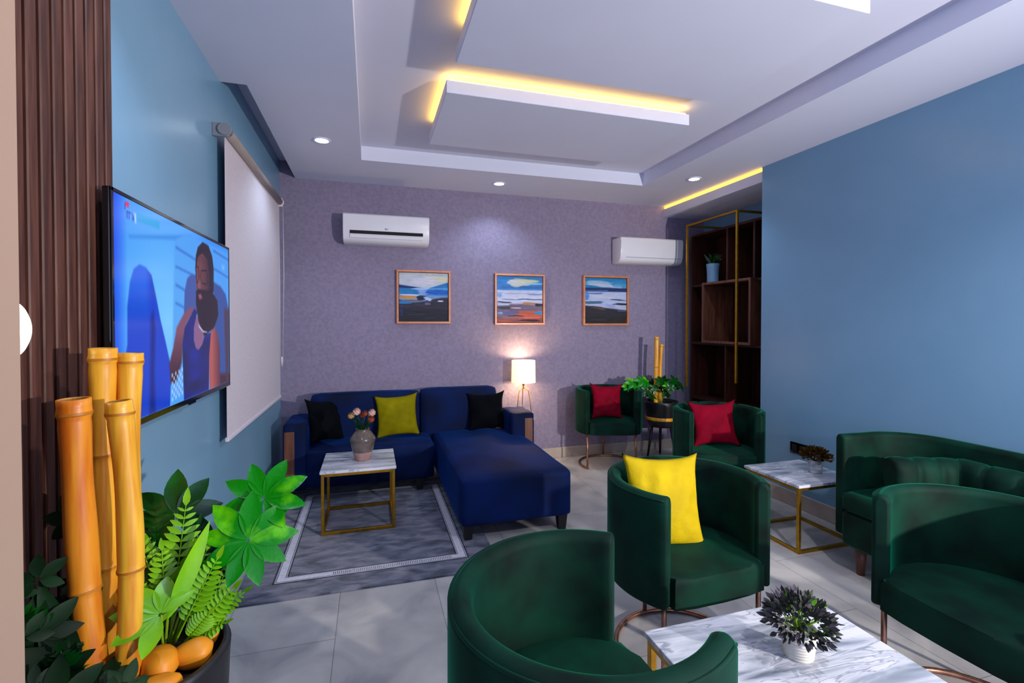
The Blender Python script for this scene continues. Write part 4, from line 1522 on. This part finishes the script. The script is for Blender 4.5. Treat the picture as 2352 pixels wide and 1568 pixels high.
for p, q, l in (((-0.50, 1.43, 0.70), (-0.53, 1.45, 0.84), 0.05), ((-0.48, 1.43, 0.66), (-0.44, 1.45, 0.90), 0.045), ((-0.45, 1.42, 0.64), (-0.40, 1.46, 0.82), 0.045)):
    frond(bm, rel(p), rel(q), (0.2, -1, 0.2), l, 11, bend=0.08)
obj('dark_fronds', bm, 'deep_leaf', t)

t = thing('dark_foliage_plant', 'dark green broad leaves and fern at the bottom left corner of the near planter', 'plant', (-0.60, 1.25, 0.61))
O = Vector((-0.60, 1.25, 0.61))
bm = NB()
rn = random.Random(11)
for p, q, w in (((-0.62, 1.24, 0.66), (-0.665, 1.16, 0.80), 0.09), ((-0.62, 1.22, 0.64), (-0.68, 1.12, 0.73), 0.10), ((-0.60, 1.20, 0.64), (-0.62, 1.08, 0.72), 0.10),
                ((-0.61, 1.20, 0.63), (-0.56, 1.08, 0.70), 0.09), ((-0.63, 1.25, 0.66), (-0.70, 1.28, 0.86), 0.08), ((-0.60, 1.2, 0.63), (-0.52, 1.13, 0.68), 0.06),
                ((-0.62, 1.26, 0.66), (-0.66, 1.22, 0.90), 0.06), ((-0.62, 1.2, 0.62), (-0.70, 1.05, 0.66), 0.10)):
    blade(bm, rel(p), rel(q), (0.2, -0.7, 0.7), w, 0.12, 0.25, n=9)
palmate(bm, rel((-0.655, 1.20, 0.80)), (0.3, -0.9, 0.3), (0, 0, 1), 0.085, 7, 0.4, 280, rnd=rn)
palmate(bm, rel((-0.585, 1.12, 0.70)), (0.2, -0.8, 0.5), (0, 0, 1), 0.10, 7, 0.4, 300, rnd=rn)
palmate(bm, rel((-0.66, 1.36, 0.98)), (0.3, -0.9, 0.1), (0, 0, 1), 0.07, 6, 0.5, 260, rnd=rn)
for k in range(34):
    c = Vector((rn.uniform(-0.66, -0.50), rn.uniform(1.10, 1.22), rn.uniform(0.64, 0.74)))
    if c.x > -0.60:
        c.z = rn.uniform(0.64, 0.68)
    palmate(bm, rel(c), (rn.uniform(-0.2, 0.5), -0.6, rn.uniform(0.3, 0.9)), (rn.uniform(-0.6, 0.6), 0.1, 1), rn.uniform(0.04, 0.065), 6, 0.42, 260, rnd=rn)
for k in range(14):
    c = Vector((rn.uniform(-0.72, -0.64), rn.uniform(1.15, 1.36), rn.uniform(0.70, 0.92)))
    palmate(bm, rel(c), (rn.uniform(-0.2, 0.5), -0.8, rn.uniform(0.1, 0.6)), (rn.uniform(-0.6, 0.6), 0.1, 1), rn.uniform(0.04, 0.06), 5, 0.45, 240, rnd=rn)
obj('broad_leaves', bm, 'dark_leaf', t)
bm = NB()
frond(bm, rel((-0.58, 1.20, 0.64)), rel((-0.44, 1.14, 0.67)), (0, -0.4, 0.9), 0.045, 12, bend=0.2, width=0.28)
frond(bm, rel((-0.58, 1.18, 0.64)), rel((-0.50, 1.08, 0.66)), (0, -0.4, 0.9), 0.045, 12, bend=0.3, width=0.28)
frond(bm, rel((-0.62, 1.24, 0.66)), rel((-0.69, 1.18, 0.885)), (0.2, -1, 0.2), 0.050, 10, bend=-0.1)
frond(bm, rel((-0.60, 1.22, 0.66)), rel((-0.605, 1.18, 0.775)), (0.2, -1, 0.2), 0.036, 8, bend=0.1)
obj('fern_fronds', bm, 'deep_leaf', t)

# far corner planter
PC = (2.96, 4.42)
planter('black planter on a three-legged stand in the far right corner', (PC[0], PC[1], 0), 0.175, 0.61, band=True)
g2 = 'bamboo poles in the corner planter'
bamboo('taller bamboo pole in the far corner planter', (2.905, 4.44, 0.58), (2.915, 4.44, 1.285), 0.024, (0.2, 0.55, 0.97), 7, group=g2, n=12)
bamboo('shorter bamboo pole in the far corner planter, to the right of the taller', (2.962, 4.44, 0.58), (2.975, 4.44, 1.205), 0.020, (0.3, 0.97), 8, group=g2, n=12)
t = thing('split_leaf_plant', 'bushy dark green plant filling the far corner planter around the bamboo', 'plant', (PC[0], PC[1], 0.575))
O = Vector((PC[0], PC[1], 0.575))
bm = NB()
rn = random.Random(21)
for k in range(22):
    a = rn.uniform(0, 2 * PI)
    rr_ = rn.uniform(0.05, 0.22)
    c = Vector((math.cos(a) * rr_, math.sin(a) * rr_ * 0.8 - 0.03, rn.uniform(0.08, 0.26)))
    if c.x > 0.10 and k % 2:
        c.x *= 0.6
    palmate(bm, c, (rn.uniform(-0.4, 0.4), -0.8, rn.uniform(0.3, 0.9)), (rn.uniform(-0.5, 0.5), 0, 1), rn.uniform(0.06, 0.10), 6, 0.42, 280, rnd=rn)
obj('leaves', bm, 'deep_leaf', t)
bm = NB()
for c, r_ in (((-0.38, -0.08, 0.235), 0.10), ((-0.28, -0.10, 0.255), 0.10), ((-0.44, -0.06, 0.20), 0.07), ((0.0, -0.14, 0.2), 0.08)):
    palmate(bm, c, (0.0, -0.75, 0.7), (-0.3, 0, 1), r_, 7, 0.48, 300, rnd=rn)
obj('bright_leaves', bm, 'fatsia', t)
bm = NB()
for e in ((-0.38, -0.08, 0.23), (-0.28, -0.10, 0.25), (0.1, 0.05, 0.2), (-0.1, -0.08, 0.22), (0.05, -0.1, 0.2)):
    e = Vector(e)
    tube(bm, [(0, 0, 0), (e.x * 0.5, e.y * 0.5, e.z * 0.75), e], 0.003, 6)
obj('stems', bm, 'stem', t)
SL = ('second stone from the left on the front rim of the far corner planter', 'middle stone on the front rim of the far corner planter',
      'second stone from the right on the front rim of the far corner planter', 'rightmost pale orange stone on the rim of the far corner planter',
      'leftmost pale orange stone on the rim of the far corner planter')
for k, (x, y, z) in enumerate(((-0.09, -0.10, 0), (-0.04, -0.125, 0), (0.02, -0.13, 0), (0.07, -0.115, 0), (-0.125, -0.05, 0.002))):
    bm = NB()
    bmesh.ops.create_icosphere(bm, subdivisions=2, radius=1.0)
    for v in bm.verts:
        v.co = Vector((v.co.x * 0.026, v.co.y * 0.020, v.co.z * 0.016)) * (1 + 0.08 * math.sin(4 * v.co.x + k))
    o = obj('stone', bm, 'stone', loc=(PC[0] + x, PC[1] + y, 0.588), smooth=True)
    tag(o, SL[k], 'stone', 'stones in the corner planter')

# ------------------------------------------------------------------ vase with flowers on the coffee table
t = thing('flower_vase', 'brown and pink ceramic vase on the coffee table before the sofa', 'vase', (-0.058, 3.64, 0.442))
bm = NB()
lathe(bm, [(0.0, 0.0), (0.050, 0.0), (0.056, 0.008), (0.070, 0.062)], 40)
obj('pink_base', bm, 'vase_base', t)
bm = NB()
lathe(bm, [(0.070, 0.062), (0.088, 0.132), (0.092, 0.150), (0.088, 0.162), (0.060, 0.200), (0.050, 0.210), (0.048, 0.222), (0.052, 0.226), (0.046, 0.226), (0.042, 0.212), (0.030, 0.205)], 40)
obj('body', bm, 'vase', t)
t = thing('flower_bouquet', 'artificial pink and rust flowers standing in the vase on the coffee table', 'flowers', (-0.058, 3.64, 0.655))
bm = NB()
heads = [((-0.040, -0.02, 0.135), 0.030, 'petal'), ((0.066, -0.02, 0.122), 0.029, 'petal'), ((-0.078, 0.0, 0.105), 0.026, 'petal_y'), ((0.018, -0.01, 0.120), 0.022, 'petal_or'), ((0.060, -0.03, 0.078), 0.027, 'petal_or'), ((0.0, 0.03, 0.1), 0.024, 'petal_or')]
for c, r_, m_ in heads:
    tube(bm, [(0, 0, -0.03), (c[0] * 0.4, c[1] * 0.4, c[2] * 0.5), (c[0], c[1], c[2] - r_ * 0.6)], 0.0025, 5)
rn = random.Random(6)
for k in range(70):
    a = rn.uniform(0, 2 * PI)
    z = rn.uniform(0.0, 0.075)
    r_ = 0.02 + z * 0.5
    p = Vector((math.cos(a) * r_, math.sin(a) * r_, z))
    q = p + Vector((math.cos(a) * 0.02, math.sin(a) * 0.02, 0.028 + rn.uniform(-0.012, 0.012)))
    blade(bm, p, q, (math.cos(a + 1), math.sin(a + 1), 0.3), 0.012, 0.1, 0.1, n=3)
obj('greenery', bm, 'deep_leaf', t)
for c, r_, m_ in heads:
    bm = NB()
    rn2 = random.Random(int(c[0] * 1000) + 7)
    bmesh.ops.create_icosphere(bm, subdivisions=2, radius=r_ * 0.72, matrix=Matrix.Translation(c))
    for k in range(46):
        th = math.acos(1 - 2 * (k + 0.5) / 46)
        ph = k * 2.399
        d = Vector((math.sin(th) * math.cos(ph), math.sin(th) * math.sin(ph), math.cos(th)))
        if d.z < -0.7:
            continue
        p = Vector(c) + d * r_ * 0.5
        blade(bm, p, Vector(c) + d * r_ + Vector((0, 0, r_ * 0.22)), d.orthogonal(), r_ * 0.42, 0.15, 0.2, n=3)
    obj('flower_head', bm, m_, t)


# ------------------------------------------------------------------ small potted plants on the tables
def ribbed_pot(t, r0, r1, h, m, ribs=9, name='pot'):
    bm = NB()
    prof = [(0.0, 0.0), (r0, 0.0)]
    for k in range(ribs * 6 + 1):
        s = k / (ribs * 6)
        prof.append((r0 + (r1 - r0) * s + 0.0018 * math.cos(2 * PI * s * ribs), 0.004 + (h - 0.006) * s))
    prof += [(r1 - 0.002, h), (r1 - 0.007, h), (r1 - 0.008, h - 0.012), (0.0, h - 0.014)]
    lathe(bm, prof, 44)
    return obj(name, bm, m, t)


t = thing('potted_succulent', 'bushy purple green plant in a ribbed white pot on the foreground marble table', 'potted plant', (1.243, 1.135, 0.43))
ribbed_pot(t, 0.040, 0.050, 0.088, 'white_pot')
rn = random.Random(9)
for nm, m_, cnt, rr0 in (('leaves', 'purple_leaf', 420, 1.0), ('leaf_tips', 'purple_tip', 150, 1.04), ('green_leaves', 'lime', 26, 0.95)):
    bm = NB()
    for k in range(cnt):
        a = rn.uniform(0, 2 * PI)
        el = math.asin(rn.uniform(-0.12, 1.0))
        R_ = rn.uniform(0.055, 0.088) * rr0
        d = Vector((math.cos(a) * math.cos(el), math.sin(a) * math.cos(el), math.sin(el)))
        c = Vector((0, 0, 0.095)) + Vector((d.x * R_ * 1.08, d.y * R_ * 1.08, d.z * R_ * 0.95))
        if nm == 'green_leaves' and d.x < 0:
            c.x *= -1
            d.x *= -1
        side = Vector((rn.uniform(-1, 1), rn.uniform(-1, 1), rn.uniform(-1, 1)))
        tipd = (d + side * 0.45).normalized()
        blade(bm, c, c + tipd * rn.uniform(0.018, 0.028), side, 0.014, 0.15, 0.15, n=4)
    obj(nm, bm, m_, t)
bm = NB()
for k in range(26):
    a = k * 2.4
    el = 0.2 + 1.3 * (k / 26)
    d = Vector((math.cos(a) * math.cos(el), math.sin(a) * math.cos(el), math.sin(el)))
    tube(bm, [(0, 0, 0.075), Vector((0, 0, 0.09)) + d * 0.07], 0.0018, 4)
obj('stems', bm, 'stem', t)

t = thing('dried_plant', 'dried brown tuft in a pale pot on the marble side table by the right wall', 'potted plant', (2.87, 2.50, 0.43))
ribbed_pot(t, 0.038, 0.045, 0.085, 'clear_pot', ribs=3)
bm = NB()
for k in range(520):
    a = rn.uniform(0, 2 * PI)
    el = math.asin(rn.uniform(0.0, 1.0))
    d = Vector((math.cos(a) * math.cos(el), math.sin(a) * math.cos(el), math.sin(el) * 0.75))
    c = Vector((0, 0, 0.095)) + d * rn.uniform(0.04, 0.092)
    blade(bm, c, c + (d + Vector((rn.uniform(-.6, .6), rn.uniform(-.6, .6), 0.1))).normalized() * 0.026, (rn.uniform(-1, 1), 0.3, 0.4), 0.015, 0.1, 0.1, n=3)
for k in range(14):
    a = k * 2.4
    tube(bm, [(0, 0, 0.07), (math.cos(a) * 0.06, math.sin(a) * 0.06, 0.11 + 0.03 * (k % 3))], 0.0016, 4)
obj('tuft', bm, 'brown_leaf', t)

# ------------------------------------------------------------------ bookcase in the alcove
BX0, BX1 = 3.40, 3.735
t = thing('bookcase', 'dark walnut bookcase of staggered open boxes in the right alcove', 'bookcase', (BX1, 3.9, 0))


def bk(nm, a, b, m='shelf', bev=0.002):
    bm = NB()
    box(bm, (a[0] - BX1, a[1] - 3.9, a[2]), (b[0] - BX1, b[1] - 3.9, b[2]), bev, 1)
    return obj(nm, bm, m, t)


TB = 0.024
ZS = (0.06, 0.62, 1.215, 1.835, 2.385)
bk('back_panel', (BX1 - 0.012, 3.31, 0.06), (BX1, 4.53, 2.385))
bk('side_panel', (BX0, 4.53 - TB, 0.0), (BX1 - 0.012, 4.53, 2.385))
bk('side_panel', (BX0, 3.31, 0.0), (BX1 - 0.012, 3.31 + TB, 2.385))
for z in ZS:
    bk('shelf', (BX0, 3.31 + TB, z - TB / 2), (BX1 - 0.012, 4.53 - TB, z + TB / 2))
for (z0_, z1_, ys) in ((ZS[3], ZS[4], (3.97, 3.62)), (ZS[1], ZS[2], (3.985,)), (ZS[0], ZS[1], (4.25, 3.6))):
    for y_ in ys:
        bk('divider', (BX0, y_ - TB / 2, z0_ + TB / 2), (BX1 - 0.012, y_ + TB / 2, z1_ - TB / 2))
# the middle box stands proud of the case
bx = 3.345
y0_, y1_, z0_, z1_ = 3.60, 4.275, ZS[2] + TB / 2, ZS[3] + TB / 2 + 0.006
bm = NB()
for a, b in (((bx, y0_, z0_), (BX1 - 0.012, y0_ + TB, z1_)), ((bx, y1_ - TB, z0_), (BX1 - 0.012, y1_, z1_)), ((bx, y0_ + TB, z0_), (BX0, y1_ - TB, z0_ + TB)), ((bx, y0_ + TB, z1_ - TB), (BX0, y1_ - TB, z1_))):
    box(bm, (a[0] - BX1, a[1] - 3.9, a[2]), (b[0] - BX1, b[1] - 3.9, b[2]), 0.002, 1)
obj('projecting_box', bm, 'wood_trim', t)

t = thing('blue_vase_plant', 'pale blue pot with a spiky green plant on the top bookcase shelf', 'potted plant', (3.53, 4.33, ZS[3] + TB / 2))
ribbed_pot(t, 0.058, 0.066, 0.22, 'pale_blue_pot', ribs=1)
bm = NB()
for k in range(16):
    a = rn.uniform(0, 2 * PI)
    el = rn.uniform(0.7, 1.4)
    d = Vector((math.cos(a) * math.cos(el), math.sin(a) * math.cos(el), math.sin(el)))
    blade(bm, (d.x * 0.02, d.y * 0.02, 0.20), Vector((0, 0, 0.20)) + d * rn.uniform(0.11, 0.17), (d.y, -d.x, 0.2), 0.030, 0.2, 0.15, n=6)
obj('leaves', bm, 'deep_leaf', t)
t = thing('glass_jar', 'small grey blue jar in the projecting middle box of the bookcase', 'jar', (3.50, 3.71, ZS[2] + TB / 2))
bm = NB()
lathe(bm, [(0.0, 0.0), (0.040, 0.0), (0.046, 0.01), (0.046, 0.12), (0.030, 0.145), (0.030, 0.16), (0.0, 0.16)], 28)
obj('body', bm, 'clear_pot', t)
bm = NB()
lathe(bm, [(0.0, 0.161), (0.033, 0.161), (0.033, 0.185), (0.0, 0.188)], 28)
obj('lid', bm, 'black', t)

# gold box frame hanging in front of the bookcase
t = thing('gold_frame', 'tall thin gold metal frame hanging in front of the dark bookcase', 'frame', (3.2, 4.0, 2.46))
w = 0.020
for y_, zb in ((4.35, -1.69), (3.63, -1.57)):
    bm = NB()
    rbar(bm, (0.02, y_ - 4.0, 0), (0.02, y_ - 4.0, zb), w)
    obj('upright', bm, 'gold', t)
bm = NB()
rbar(bm, (0.02, 0.35 - w, 0), (0.02, -0.37 + w, 0), w)
obj('top_bar', bm, 'gold', t)
for y_ in (4.35, 3.63):
    bm = NB()
    rbar(bm, (0.02 + w, y_ - 4.0, 0), (0.53, y_ - 4.0, 0), w)
    obj('wall_arm', bm, 'gold', t)

# socket on the right wall
t = thing('wall_socket', 'black double wall socket low on the right wall behind the side table', 'socket', (3.18, 2.915, 0.462))
bm = NB()
box(bm, (-0.010, -0.073, -0.043), (0.0, 0.073, 0.043), 0.003, 2)
obj('plate', bm, 'gloss_black', t)
for s in (-1, 1):
    bm = NB()
    box(bm, (-0.013, s * 0.034 - 0.022, -0.024), (-0.009, s * 0.034 + 0.022, 0.024), 0.002, 1)
    obj('outlet', bm, 'black', t)
